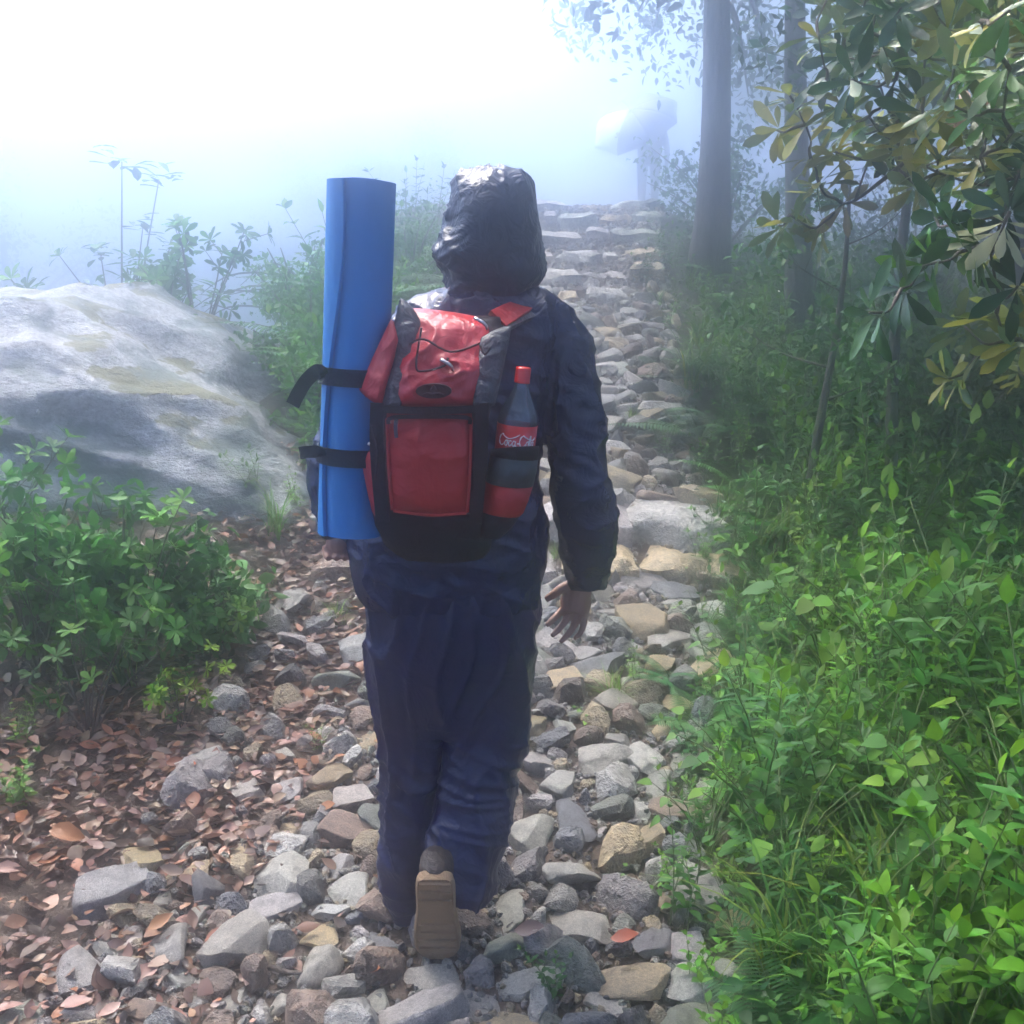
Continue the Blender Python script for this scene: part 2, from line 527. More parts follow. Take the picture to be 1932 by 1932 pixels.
ROCKS = [rock_mesh('stone_shape', s, flat=[0.5, 0.6, 0.72, 0.42][s % 4]) for s in range(16)]
for m_ in ROCKS: m_.materials.append(M['stone'])
PAL = {'g': (0.42, 0.40, 0.36), 't': (0.44, 0.345, 0.205), 'l': (0.44, 0.395, 0.375), 'd': (0.22, 0.22, 0.225), 'w': (0.56, 0.535, 0.49), 'b': (0.32, 0.225, 0.165), 'm': (0.30, 0.315, 0.25)}
rs = random.Random(11)
stones = []       # x, y, radius
def add_stone(x, y, r, col, tilt=0.25, sink=0.30, zs=1.0, rz=None, el=None):
    el = el or rs.uniform(0.95, 1.18)
    me = ROCKS[rs.randrange(len(ROCKS))]
    o = bpy.data.objects.new('stone', me); COL.objects.link(o); o.parent = PATH
    c = PAL[col]; j = rs.uniform(0.82, 1.15)
    o.color = (c[0] * j * rs.uniform(0.96, 1.04), c[1] * j, c[2] * j * rs.uniform(0.93, 1.05), 1)
    o.scale = (r * el, r * rs.uniform(0.92, 1.08), r * zs * rs.uniform(0.85, 1.15))
    o.rotation_euler = (rs.gauss(0, tilt), rs.gauss(0, tilt), rs.uniform(0, 6.28) if rz is None else rz)
    o.location = (x, y, ground(x, y) + r * 0.55 * zs * (1 - 2 * sink))
    stones.append((x, y, r * (0.5 + 0.5 * el)))
    return o
BIG = [(1100,1755,140,'g'),(1000,1862,140,'g'),(830,1850,145,'g'),(1195,1850,180,'t'),(1145,1905,90,'w'),(1385,1745,150,'t'),(965,1722,105,'g'),
 (1085,1650,150,'g'),(1085,1550,130,'d'),(1000,1590,115,'g'),(660,1690,120,'g'),(545,1490,100,'l'),(555,1565,80,'t'),(440,1785,150,'g'),(390,1555,66,'w'),
 (450,1610,82,'t'),(262,1642,115,'t'),(370,1648,90,'t'),(215,1695,140,'g'),(312,1705,56,'g'),(360,1745,82,'g'),(210,1792,112,'g'),(160,1852,130,'l'),
 (350,1852,115,'g'),(520,1728,105,'l'),(625,1724,100,'w'),(612,1770,90,'t'),(640,1645,85,'g'),(670,1515,105,'l'),(600,1835,115,'g'),(380,1445,82,'g'),
 (468,1500,80,'l'),(600,1395,78,'g'),(690,1402,80,'t'),(680,1335,80,'g'),(620,1315,62,'t'),(540,1425,66,'w'),(720,1785,90,'d'),(1258,1142,64,'w'),
 (1070,1288,92,'t'),(1110,1235,88,'g'),(1180,1222,80,'w'),(1240,1255,105,'t'),(1130,1445,125,'g'),(1240,1485,95,'g'),(1060,1492,92,'g'),(1010,1445,80,'l'),
 (1205,1535,76,'w'),(1170,1402,90,'g'),(1335,1565,64,'g'),(1190,1668,72,'b'),(1255,1705,76,'b'),(1295,1795,92,'l'),(1225,1785,82,'d'),(1440,1895,96,'m'),
 (1330,1500,80,'g'),(150,1915,120,'g'),(45,1918,110,'m'),(280,1912,100,'b'),(440,1905,96,'g'),(540,1905,88,'g'),(700,1905,100,'g'),(1290,1340,92,'t'),
 (1250,1385,84,'t'),(1300,1440,84,'g'),(1060,1375,80,'g'),(1160,1160,70,'g'),(1100,1180,66,'w'),(1190,1290,72,'w'),(900,1910,80,'g'),(1220,1595,90,'t'),(6,1490,80,'w')]
for (px, py, wd, c) in BIG:
    p = ground_hit(px, py + wd * 0.08)
    add_stone(p.x, p.y, wd * 0.5 * PXS(py, p.y) * 0.98, c, 0.16, 0.36, 0.95)
tries = 0
cand = []
while tries < 26000:
    tries += 1
    f = tries / 26000
    y = 1.55 + (7.6 - 1.55) * rs.random() ** 1.15
    c, hw = path_c(y), path_w(y)
    x = c + hw * rs.uniform(-1.05, 1.0)
    if x < c - hw * float(np.interp(y, [2.3, 2.55, 2.8, 4.2], [1.0, 0.85, 0.55, 0.5])) and rs.random() < 0.93: continue      # the leaf litter side
    if y > 4.2 and y < 4.75: continue
    r = 0.078 * (1 - f) ** 1.2 + 0.017
    r *= rs.uniform(0.8, 1.2)
    if any((x - a) ** 2 + (y - b) ** 2 < (r + q) ** 2 * 0.42 for a, b, q in stones): continue
    if len(stones) < 285:
        add_stone(x, y, r, rs.choice('ggggglltttdbmw'), 0.22, 0.36, 1.0)
    else:
        cand.append((x, y, r)); stones.append((x, y, r))
# the rest of the stones and the gravel: one part
def small_rock(seed):
    rng = random.Random(seed); bm = bmesh.new(); bmesh.ops.create_icosphere(bm, subdivisions=1, radius=1.0)
    for v in bm.verts: v.co *= rng.uniform(0.72, 1.1)
    bmesh.ops.transform(bm, matrix=Matrix.Diagonal((1, rng.uniform(0.6, 0.9), rng.uniform(0.5, 0.8), 1)), verts=bm.verts)
    bm.verts.ensure_lookup_table()
    V = np.array([v.co[:] for v in bm.verts]); F = np.array([[v.index for v in f.verts] for f in bm.faces]); bm.free()
    return V, F
SM = [small_rock(100 + i) for i in range(10)]
GV, GF, GC = [], [], []; off = 0
def rand_rot(rng):
    q = Quaternion((rng.gauss(0, 1), rng.gauss(0, 1), rng.gauss(0, 1), rng.gauss(0, 1))).normalized()
    return np.array(q.to_matrix())
pal = [PAL[k] for k in 'gggllmttbbdd']
def mid_rock(me):
    V = np.array([v.co[:] for v in me.vertices]); F = np.array([list(p.vertices) for p in me.polygons]); return V, F
MID = [mid_rock(rock_mesh('r', 200 + i, 0.65, 2, 9, 0.02)) for i in range(8)]
def gravel(x, y, r):
    global off
    V, F = SM[rs.randrange(10)] if r < 0.019 else MID[rs.randrange(8)]
    P = (V * r) @ rand_rot(rs).T + np.array((x, y, ground(x, y) + 0.014 + r * 0.2))
    GV.append(P); GF.append(F + off); off += len(V)
    c = pal[rs.randrange(len(pal))]; j = rs.uniform(0.3, 0.75)
    GC.append(np.tile(np.array(c) * j, (len(V), 1)))
for x, y, r in cand: gravel(x, y, r)
for _ in range(15000):
    y = 1.5 + 8.3 * rs.random() ** 1.5
    c, hw = path_c(y), path_w(y)
    u = rs.uniform(-1.0, 1.02)
    if u < -float(np.interp(y, [2.3, 2.55, 2.8, 4.2], [1.0, 0.85, 0.55, 0.5])) and rs.random() < 0.85: continue
    gravel(c + hw * u, y, rs.uniform(0.005, 0.018) * (1 + 0.12 * max(0, y - 3)))
g = link('gravel', np_mesh('gravel', np.concatenate(GV), np.concatenate(GF), np.concatenate(GC), False), PATH, M['gravel'])
tag(g, kind='stuff')

# ------------------------------------------------------------------ the stone steps
STEPS = empty('stone_steps', (0, 4.3, 0)); tag(STEPS, kind='structure', label='rough flat slabs laid as steps up the misty trail')
def slab(x0, x1, y0, y1, ztop, th, col, seed, tilt=0.0):
    """a hewn slab with an uneven outline and worn edges"""
    rng = random.Random(seed); bm = bmesh.new()
    nxs, nys = 14, 7
    bmesh.ops.create_grid(bm, x_segments=nxs, y_segments=nys, size=1)
    ex = bmesh.ops.extrude_face_region(bm, geom=bm.faces[:])
    for e in ex['geom']:
        if isinstance(e, bmesh.types.BMVert): e.co.z -= 1
    for _ in range(2):
        es = [e for e in bm.edges if abs(e.verts[0].co.z - e.verts[1].co.z) > 0.3]
        bmesh.ops.subdivide_edges(bm, edges=es, cuts=1)
    sx, sy = (x1 - x0) / 2, (y1 - y0) / 2
    for v in bm.verts:
        q = Vector((v.co.x * sx, v.co.y * sy, v.co.z * th))
        edge = max(abs(v.co.x), abs(v.co.y))
        k = 1 + 0.16 * nz(q, 4.5, seed) * (edge > 0.8)
        q.x *= k; q.y *= 1 + 0.34 * nz(q, 5.0, seed + 9) * (edge > 0.8)
        if v.co.z > -0.1: q.z -= 0.035 * max(0, edge - 0.7) / 0.3
        q += Vector((nz(q, 9, seed + 1), nz(q, 9, seed + 2), nz(q, 7, seed + 3))) * 0.026
        q.z += tilt * q.x
        v.co = q
    bmesh.ops.recalc_face_normals(bm, faces=bm.faces)
    me = bpy.data.meshes.new('step_slab'); bm.to_mesh(me); bm.free(); me.shade_smooth(); me.set_sharp_from_angle(angle=R(38))
    me.materials.append(M['slab'])
    o = link('step_slab', me, STEPS)
    o.location = Vector(((x0 + x1) / 2, (y0 + y1) / 2, ztop)) - Vector(STEPS.location)
    c = PAL[col]; j = rng.uniform(0.9, 1.12); o.color = (c[0] * j, c[1] * j, c[2] * j, 1)
    return o
M['slab'] = stone_material('slab_stone', moss=False)
for (x0, x1, y0, y1, z, c_, sd) in [(0.52, 0.93, 4.20, 4.50, 0.365, 't', 1), (0.20, 0.50, 4.17, 4.48, 0.375, 't', 2), (-0.12, 0.18, 4.22, 4.5, 0.37, 'l', 3), (-0.45, -0.14, 4.2, 4.5, 0.36, 't', 4), (-0.8, -0.47, 4.24, 4.5, 0.36, 'b', 5),
                                     (0.50, 0.92, 4.44, 4.86, 0.50, 'g', 6), (0.12, 0.52, 4.46, 4.82, 0.505, 'l', 7), (-0.22, 0.10, 4.5, 4.85, 0.49, 'g', 8), (-0.55, -0.24, 4.5, 4.85, 0.5, 't', 9), (-0.86, -0.57, 4.54, 4.85, 0.5, 'g', 10)]:
    slab(x0, x1, y0, y1, z, 0.2, c_, sd, -0.04 if x0 > 0.3 else rs.uniform(-0.05, 0.05))
for k, (y, z, n) in enumerate([(5.28, 0.68, 5), (5.62, 0.83, 6), (6.0, 0.945, 6), (6.5, 1.07, 6), (7.05, 1.20, 6), (7.42, 1.34, 6), (7.78, 1.48, 5), (8.14, 1.62, 6), (8.5, 1.75, 5), (8.86, 1.88, 6), (9.25, 1.99, 4)]):
    c, hw = path_c(y), path_w(y)
    ed = sorted([-1, 1] + [(-1 + 2 * i / n) + rs.uniform(-0.12, 0.12) for i in range(1, n)])
    for i in range(len(ed) - 1):
        if rs.random() < 0.10: continue
        bow = 0.10 * (ed[i] + ed[i + 1]) ** 2 / 4 + rs.uniform(-0.09, 0.07)
        slab(c + hw * ed[i] + 0.012, c + hw * ed[i + 1] - 0.012, y + bow, y + bow + rs.uniform(0.24, 0.40), z + rs.uniform(-0.04, 0.035), 0.17, rs.choice('gglttm'), 20 + k * 7 + i, rs.uniform(-0.09, 0.09))

# ------------------------------------------------------------------ the boulder
def boulder_mesh(seed, cuts, rough=0.05):
    rng = random.Random(seed)
    bm = bmesh.new(); bmesh.ops.create_icosphere(bm, subdivisions=6, radius=1.0)
    for n, d in cuts:
        n = Vector(n).normalized()
        for v in bm.verts:
            k = v.co.dot(n) - d
            if k > 0: v.co -= n * k * 0.9
    for v in bm.verts:
        q = v.co.copy()
        v.co += q.normalized() * (0.09 * nz(q, 1.6, seed) + 0.05 * (ridge((q.x * 0.6 + q.z, q.y, q.z - q.x * 0.5), 2.6, 3) ** 2) + rough * nz(q, 4, seed + 2) + rough * 0.5 * nz(q, 9, seed + 4) + rough * 0.3 * nz(q, 22, seed + 6))
    me = bpy.data.meshes.new('boulder'); bm.to_mesh(me); bm.free(); me.shade_smooth()
    return me
bo = link('boulder', boulder_mesh(5, [((0.62, -0.2, 0.72), 0.50), ((0.1, -0.9, 0.35), 0.72), ((-0.1, 0, 1), 0.66), ((0.9, -0.3, 0.1), 0.82), ((-0.3, -0.6, 0.9), 0.7)]), None, M['boulder'])
bo.scale = (1.9, 1.25, 1.15); bo.location = (-2.24, 5.42, 0.57); bo.rotation_euler = (0.0, 0.06, 0.12)
bo.color = (0.33, 0.335, 0.34, 1)
tag(bo, 'large grey granite boulder with moss and lichen beside the leafy trail', 'boulder')
# ------------------------------------------------------------------ leaves and plants
SHAPES = {'ovate': [(0.22, 0.78), (0.45, 1.0), (0.72, 0.66)], 'lance': [(0.2, 0.7), (0.5, 1.0), (0.8, 0.55)], 'obov': [(0.25, 0.45), (0.62, 1.0), (0.86, 0.75)],
          'heart': [(0.06, 0.85), (0.3, 1.0), (0.65, 0.62)], 'blade': [(0.25, 1.0), (0.55, 0.85), (0.8, 0.5)], 'tiny': [(0.5, 1.0)]}
class Leaves:
    def __init__(s): s.V = []; s.F = []; s.C = []; s.n = 0; s.count = 0
    def add(s, pos, d, nrm, ln, wd, col, shape='ovate', curl=0.15, fold=0.12, twist=0.0):
        d = Vector(d).normalized(); nrm = Vector(nrm); side = d.cross(nrm)
        if side.length < 1e-5: side = d.cross(Vector((0.3, 0.9, 0.2)))
        side.normalize(); nrm = side.cross(d).normalized()
        if twist: side = side * math.cos(twist) + nrm * math.sin(twist); nrm = side.cross(d)
        st = SHAPES[shape]; pos = Vector(pos)
        V = [pos]
        for k, (t, w) in enumerate(st):
            c = pos + d * ln * t * (1 - 0.3 * abs(curl) * t) - nrm * ln * curl * t * t
            V += [c - side * w * wd / 2 + nrm * fold * w * wd, c, c + side * w * wd / 2 + nrm * fold * w * wd]
        V.append(pos + d * ln * (1 - 0.3 * abs(curl)) - nrm * ln * curl)
        n = len(st); b = s.n; F = [(b, b + 3, b + 2, -1), (b, b + 2, b + 1, -1)]
        for k in range(n - 1):
            a = b + 1 + 3 * k
            F += [(a, a + 1, a + 4, a + 3), (a + 1, a + 2, a + 5, a + 4)]
        a = b + 1 + 3 * (n - 1); tip = b + len(V) - 1
        F += [(a, a + 1, tip, -1), (a + 1, a + 2, tip, -1)]
        s.V += [tuple(v) for v in V]; s.F += F
        s.C += [col] * len(V); s.n += len(V); s.count += 1
    def mesh(s, name):
        return np_mesh(name, s.V, s.F, s.C, True)

def vary(rng, c, a=0.25):
    k = rng.uniform(1 - a, 1 + a)
    return (c[0] * k * rng.uniform(0.85, 1.2), c[1] * k, c[2] * k * rng.uniform(0.85, 1.15))
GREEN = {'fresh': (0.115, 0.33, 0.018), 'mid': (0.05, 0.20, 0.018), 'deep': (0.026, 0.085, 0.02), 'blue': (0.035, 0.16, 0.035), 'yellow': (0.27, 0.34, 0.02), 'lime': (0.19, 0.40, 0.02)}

def rv(rng, z=0.0):
    return Vector((rng.gauss(0, 1), rng.gauss(0, 1), rng.gauss(0, 1) + z)).normalized()

def herb(seed, h=0.34, stems=6, leafl=0.05, shape='ovate', ratio=0.5, col='fresh', step=0.035, spread=0.5):
    """upright stems with paired leaves"""
    rng = random.Random(seed); L = Leaves(); S = MB()
    for i in range(stems):
        a = rng.uniform(0, 6.28); lean = rng.uniform(0.1, spread); hh = h * rng.uniform(0.6, 1.1)
        b = Vector((rng.uniform(-0.05, 0.05), rng.uniform(-0.05, 0.05), -0.02))
        pts = [b + Vector((math.cos(a), math.sin(a), 0)) * lean * hh * t * t + Vector((0, 0, hh * t)) for t in (0, 0.25, 0.5, 0.75, 1.0)]
        S.tube(pts, [0.003, 0.0028, 0.0025, 0.002, 0.0012], 4)
        n = int(hh / step); ang = rng.uniform(0, 6.28)
        for k in range(1, n + 1):
            t = k / n
            if t < 0.18: continue
            j = min(3, int(t * 4)); f = t * 4 - j
            p = pts[j].lerp(pts[j + 1], f); ang += 1.57 + rng.uniform(-0.4, 0.4)
            for sgn in (0, math.pi):
                if rng.random() < 0.12: continue
                al = ang + sgn
                el = 0.15 + 0.5 * t * t + rng.gauss(0, 0.2)
                d = Vector((math.cos(al) * math.cos(el), math.sin(al) * math.cos(el), math.sin(el)))
                ln = leafl * (1.15 - 0.55 * t) * rng.uniform(0.7, 1.2)
                L.add(p, d, Vector((0, 0, 1)) + rv(rng) * 0.3, ln, ln * ratio, vary(rng, GREEN[col]), shape, rng.uniform(0.05, 0.4), 0.14)
        L.add(pts[-1], Vector((0, 0, 1)) + rv(rng) * 0.5, rv(rng), leafl * 0.6, leafl * 0.3, vary(rng, GREEN['lime']), shape)
    return [('stem', S.mesh('stem'), 'stem', None), ('foliage', L.mesh('foliage'), 'leaf', 'stuff')]

def tuft(seed, h=0.4, blades=34, wd=0.008, col='fresh', arch=0.8):
    rng = random.Random(seed); L = MB()
    V = []; F = []; C = []
    for i in range(blades):
        a = rng.uniform(0, 6.28); hh = h * rng.uniform(0.45, 1.1); ar = arch * rng.uniform(0.3, 1.2)
        c, s = math.cos(a), math.sin(a); b = Vector((rng.gauss(0, 0.02), rng.gauss(0, 0.02), -0.02))
        side = Vector((-s, c, 0)); o = len(V); n = 6
        col_ = vary(rng, GREEN[col if rng.random() < 0.8 else 'yellow'])
        for k in range(n + 1):
            t = k / n
            p = b + Vector((c, s, 0)) * hh * ar * t ** 2 * 0.9 + Vector((0, 0, hh * (t - 0.55 * ar * t ** 2.6)))
            w_ = wd * (1 - t ** 2) + 0.0006
            V += [p - side * w_ / 2, p + side * w_ / 2]; C += [col_, col_]
        for k in range(n):
            F.append((o + 2 * k, o + 2 * k + 1, o + 2 * k + 3, o + 2 * k + 2))
    return [('blades', np_mesh('blades', [tuple(v) for v in V], F, C), 'leaf', 'stuff')]

def fern(seed, fronds=7, ln=0.42, col='mid'):
    rng = random.Random(seed); L = Leaves(); S = MB()
    for i in range(fronds):
        a = 6.28 * i / fronds + rng.uniform(-0.3, 0.3); l = ln * rng.uniform(0.7, 1.1); up = rng.uniform(0.5, 1.1)
        c, s = math.cos(a), math.sin(a); side = Vector((-s, c, 0)); pts = []
        for k in range(9):
            t = k / 8
            pts.append(Vector((c, s, 0)) * l * t * (0.55 + 0.4 * t) + Vector((0, 0, l * up * (t - 0.62 * t * t) - 0.01)))
        S.tube(pts, [0.0025 - 0.0002 * k for k in range(9)], 4)
        for k in range(3, 33):
            t = k / 33; j = min(7, int(t * 8)); p = pts[j].lerp(pts[j + 1], t * 8 - j); tg = (pts[j + 1] - pts[j]).normalized()
            w_ = l * 0.26 * math.sin(math.pi * min(1, 0.15 + t * 0.9)) + 0.008
            for sg in (-1, 1):
                L.add(p, side * sg + tg * 0.35 + Vector((0, 0, -0.1)), Vector((0, 0, 1)), w_ * rng.uniform(0.85, 1.1), 0.013, vary(rng, GREEN[col]), 'lance', 0.15, 0.05)
    return [('stem', S.mesh('stem'), 'stem', None), ('frond_leaflets', L.mesh('frond_leaflets'), 'leaf', 'stuff')]

def single_leaf(shape, ratio, curl, fold, col=(1, 1, 1)):
    L = Leaves(); L.add((0, 0, 0), (1, 0, 0), (0, 0, 1), 1.0, ratio, col, shape, curl, fold)
    return L.mesh('leaf')

BROAD = [single_leaf('heart', 0.78, c, f) for c, f in ((0.2, 0.08), (0.35, 0.12), (0.1, 0.05))]
OBOV = [single_leaf('obov', 0.34, c, f) for c, f in ((0.15, 0.12), (0.35, 0.1), (0.05, 0.15))]
for m_ in BROAD + OBOV: m_.materials.append(M['leaf'])

def aim(d, n):
    d = Vector(d).normalized(); n = Vector(n); y = n.cross(d)
    if y.length < 1e-5: y = Vector((0, 1, 0)).cross(d)
    y.normalize(); z = d.cross(y)
    return Matrix((d, y, z)).transposed().to_4x4()

def broad(seed, n=12, h=0.28, leafl=0.058, col='fresh'):
    """heart-shaped leaves on their own stalks: each leaf its own piece"""
    rng = random.Random(seed); S = MB(); out = []
    for i in range(n):
        a = rng.uniform(0, 6.28); hh = h * rng.uniform(0.35, 1.1); rr = rng.uniform(0.3, 0.75) * h
        c, s = math.cos(a), math.sin(a)
        p = Vector((c * rr, s * rr, hh))
        S.tube([Vector((0, 0, -0.02)), Vector((c * rr * 0.35, s * rr * 0.35, hh * 0.6)), p], [0.003, 0.0024, 0.0016], 4, 3)
        d = Vector((c, s, rng.uniform(-0.5, 0.2))); l = leafl * rng.uniform(0.6, 1.25)
        m = Matrix.Translation(p) @ aim(d, Vector((0, 0, 1)) + rv(rng) * 0.35) @ Matrix.Scale(l, 4)
        out.append(('leaf', BROAD[rng.randrange(3)], m, vary(rng, GREEN[col if rng.random() < 0.85 else 'lime'])))
    return [('stem', S.mesh('stem'), 'stem', None)] + out

def shrub(seed, h=0.7, stems=7, ros=18, leafl=0.075, col='mid', tipcol='fresh', spread=0.6):
    """woody stems ending in whorls of leaves, each leaf its own piece"""
    rng = random.Random(seed); S = MB(); out = []
    tips = []
    for i in range(stems):
        a = 6.28 * i / stems + rng.uniform(-0.5, 0.5); hh = h * rng.uniform(0.6, 1.1); sp = spread * rng.uniform(0.15, 1.0) * h
        c, s = math.cos(a), math.sin(a)
        pts = [Vector((0, 0, -0.03)), Vector((c * sp * 0.3 + rng.gauss(0, 0.02), s * sp * 0.3, hh * 0.4)), Vector((c * sp * 0.7, s * sp * 0.7 + rng.gauss(0, 0.02), hh * 0.75)), Vector((c * sp, s * sp, hh))]
        S.tube(pts, [0.007, 0.005, 0.004, 0.0025], 5, 3)
        tips.append((pts[3], (pts[3] - pts[2]).normalized()))
        for _ in range(max(1, ros // stems - 1)):
            k = rng.uniform(0.45, 0.95); j = 1 if k < 0.7 else 2
            p = pts[j].lerp(pts[j + 1], rng.random()); d = (rv(rng) + Vector((c * 0.6, s * 0.6, 0.6))).normalized()
            q = p + d * rng.uniform(0.05, 0.14)
            S.tube([p, q], [0.003, 0.002], 4); tips.append((q, d))
    for q, d in tips:
        nl = rng.randint(6, 9); a0 = rng.uniform(0, 6.28); u = d.orthogonal().normalized(); v = d.cross(u)
        tc = vary(rng, GREEN[tipcol if rng.random() < 0.55 else col])
        for k in range(nl):
            a = a0 + 6.28 * k / nl + rng.uniform(-0.2, 0.2)
            o = u * math.cos(a) + v * math.sin(a)
            dd = o + d * rng.uniform(0.1, 0.7); l = leafl * rng.uniform(0.65, 1.15)
            m = Matrix.Translation(q) @ aim(dd, d - o * 0.3) @ Matrix.Scale(l, 4)
            out.append(('leaf', OBOV[rng.randrange(3)], m, vary(rng, tc, 0.15)))
    return [('stem', S.mesh('stem'), 'twig', None)] + out[:300]

def place(name, parts, loc, rz=0.0, sc=1.0, label=None, cat='plant', group=None, tilt=(0, 0), tint=(1, 1, 1)):
    root = empty(name, loc, rz, sc); root.rotation_euler = (tilt[0], tilt[1], rz)
    for p in parts:
        if p[0] == 'leaf' and isinstance(p[2], Matrix):
            o = bpy.data.objects.new('leaf', p[1]); COL.objects.link(o); o.parent = root; o.matrix_local = p[2]
            c = p[3]; o.color = (c[0] * tint[0], c[1] * tint[1], c[2] * tint[2], 1)
        else:
            if not p[1].materials: p[1].materials.append(M[p[2]])
            o = bpy.data.objects.new(p[0], p[1]); COL.objects.link(o); o.parent = root
            o.color = (tint[0], tint[1], tint[2], 1)
            if p[3]: o['kind'] = p[3]
    tag(root, label, cat, group)
    return root

HERBS = [herb(1, 0.34, 6, 0.065, ratio=0.55), herb(2, 0.42, 6, 0.078, ratio=0.5, step=0.045), herb(3, 0.28, 8, 0.046, col='lime'), herb(4, 0.5, 5, 0.085, ratio=0.46, col='mid', step=0.05)]
LANCE = [herb(11, 0.42, 6, 0.085, 'lance', 0.2, 'mid', 0.026), herb(12, 0.5, 5, 0.095, 'lance', 0.17, 'blue', 0.026), herb(13, 0.36, 7, 0.075, 'lance', 0.22, 'fresh', 0.024)]
TUFTS = [tuft(21), tuft(22, 0.5, 26, 0.009, 'mid'), tuft(23, 0.28, 46, 0.006, 'lime')]
FERNS = [fern(31), fern(32, 8, 0.5, 'blue'), fern(33, 6, 0.36, 'fresh')]
BROADS = [broad(41), broad(42, 14, 0.34, 0.062, 'mid'), broad(43, 9, 0.22, 0.055, 'fresh')]
SHRUBS = [shrub(51, 0.7, 10, 40, 0.085, 'mid', 'fresh', 0.7), shrub(52, 0.8, 11, 44, 0.09, 'mid', 'fresh', 0.7), shrub(53, 0.55, 8, 34, 0.08, 'mid', 'lime', 0.7)]
KINDS = {'herb': (HERBS, 'leafy_herb', 'leafy green herb with small paired oval leaves in the verge beside the trail', 'oval-leaved herbs in the verge'),
         'lance': (LANCE, 'narrow_leaved_herb', 'upright herb with long narrow leaves in the verge beside the trail', 'narrow-leaved herbs in the verge'),
         'tuft': (TUFTS, 'grass_tuft', 'tuft of arching green grass blades in the verge beside the trail', 'grass tufts in the verge'),
         'fern': (FERNS, 'fern', 'green fern with feathery fronds in the verge beside the trail', 'ferns in the verge'),
         'broad': (BROADS, 'broad_leaved_plant', 'low plant with broad heart-shaped green leaves in the verge beside the trail', 'heart-leaved plants in the verge')}
LOOKS = {'herb': ['bushy oval-leaved herb', 'tall oval-leaved herb', 'low lime-green oval-leaved herb', 'dark oval-leaved herb'],
         'lance': ['narrow-leaved green herb', 'tall bluish narrow-leaved herb', 'short bright narrow-leaved herb'],
         'tuft': ['arching green grass tuft', 'tall loose grass tuft', 'short pale grass tuft'],
         'fern': ['feathery green fern', 'large bluish fern', 'small bright fern'],
         'broad': ['heart-leaved plant', 'large dark heart-leaved plant', 'small lime heart-leaved plant']}
def verge_label(kind, var, x, y):
    c, hw = path_c(y), path_w(y)
    if x < c: z = 'on the misty bank between the boulder and the steps'
    elif x - c - hw > 1.1: z = 'in the shade under the trees, back from the trail'
    elif y < 2.75: z = 'in the verge alongside the walking hiker'
    elif y < 4.1: z = 'in the verge along the rubble below the first slab step'
    elif y < 5.15: z = 'in the verge beside the broad flat slab steps'
    elif y < 7.2: z = 'in the verge beside the narrow rubble steps'
    else: z = 'in the mist beside the long stone stair'
    l = LOOKS[kind][var] + ' ' + z
    return l, l.replace('herb', 'herbs').replace('fern ', 'ferns ').replace('plant ', 'plants ')
rp = random.Random(77)
def put(kind, x, y, sc=1.0, tint=None, var=None, label=None, group='*'):
    pool, nm, lb, gr = KINDS[kind]
    k = rp.uniform(0.75, 1.2)
    t = tint or (k * rp.uniform(0.9, 1.1), k, k * rp.uniform(0.9, 1.1))
    var = var if var is not None else rp.randrange(len(pool))
    if label is None:
        label, group = verge_label(kind, var, x, y)
    return place(nm, pool[var], (x, y, ground(x, y)), rp.uniform(0, 6.28), sc, label or lb, 'plant', gr if group == '*' else group, (rp.gauss(0, 0.1), rp.gauss(0, 0.1)), t)

# the right-hand verge, dense from the edge of the path inwards
done = []
n = 0; t_ = 0
while n < 520 and t_ < 16000:
    t_ += 1
    y = 1.75 + 7.0 * rp.random() ** 1.5
    e = path_c(y) + path_w(y)
    s_ = rp.random() ** 1.3 * 3.0
    x = e + s_ + 0.02 + 0.17 * nz((y * 1.4, 0, 0), 1.0, 4.4) - (0.16 * rp.random() if rp.random() < 0.18 else 0)
    if x > 0.55 * y + 0.9: continue
    d = 0.085 + 0.022 * y
    if any((x - a) ** 2 + (y - b) ** 2 < d * d * (0.5 if n > 120 else 1) for a, b in done): continue
    done.append((x, y)); n += 1
    kind = rp.choices(['herb', 'lance', 'tuft', 'fern', 'broad'], [5, 2.6, 1.3 if s_ < 0.4 else 0.5, 1.6, 2.4 if y < 4.5 else 0.3])[0]
    sc = rp.uniform(0.8, 1.35) * (0.8 + 0.5 * smooth(0, 0.8, s_))
    if s_ < 0.12: sc *= 0.6
    put(kind, x, y, sc)
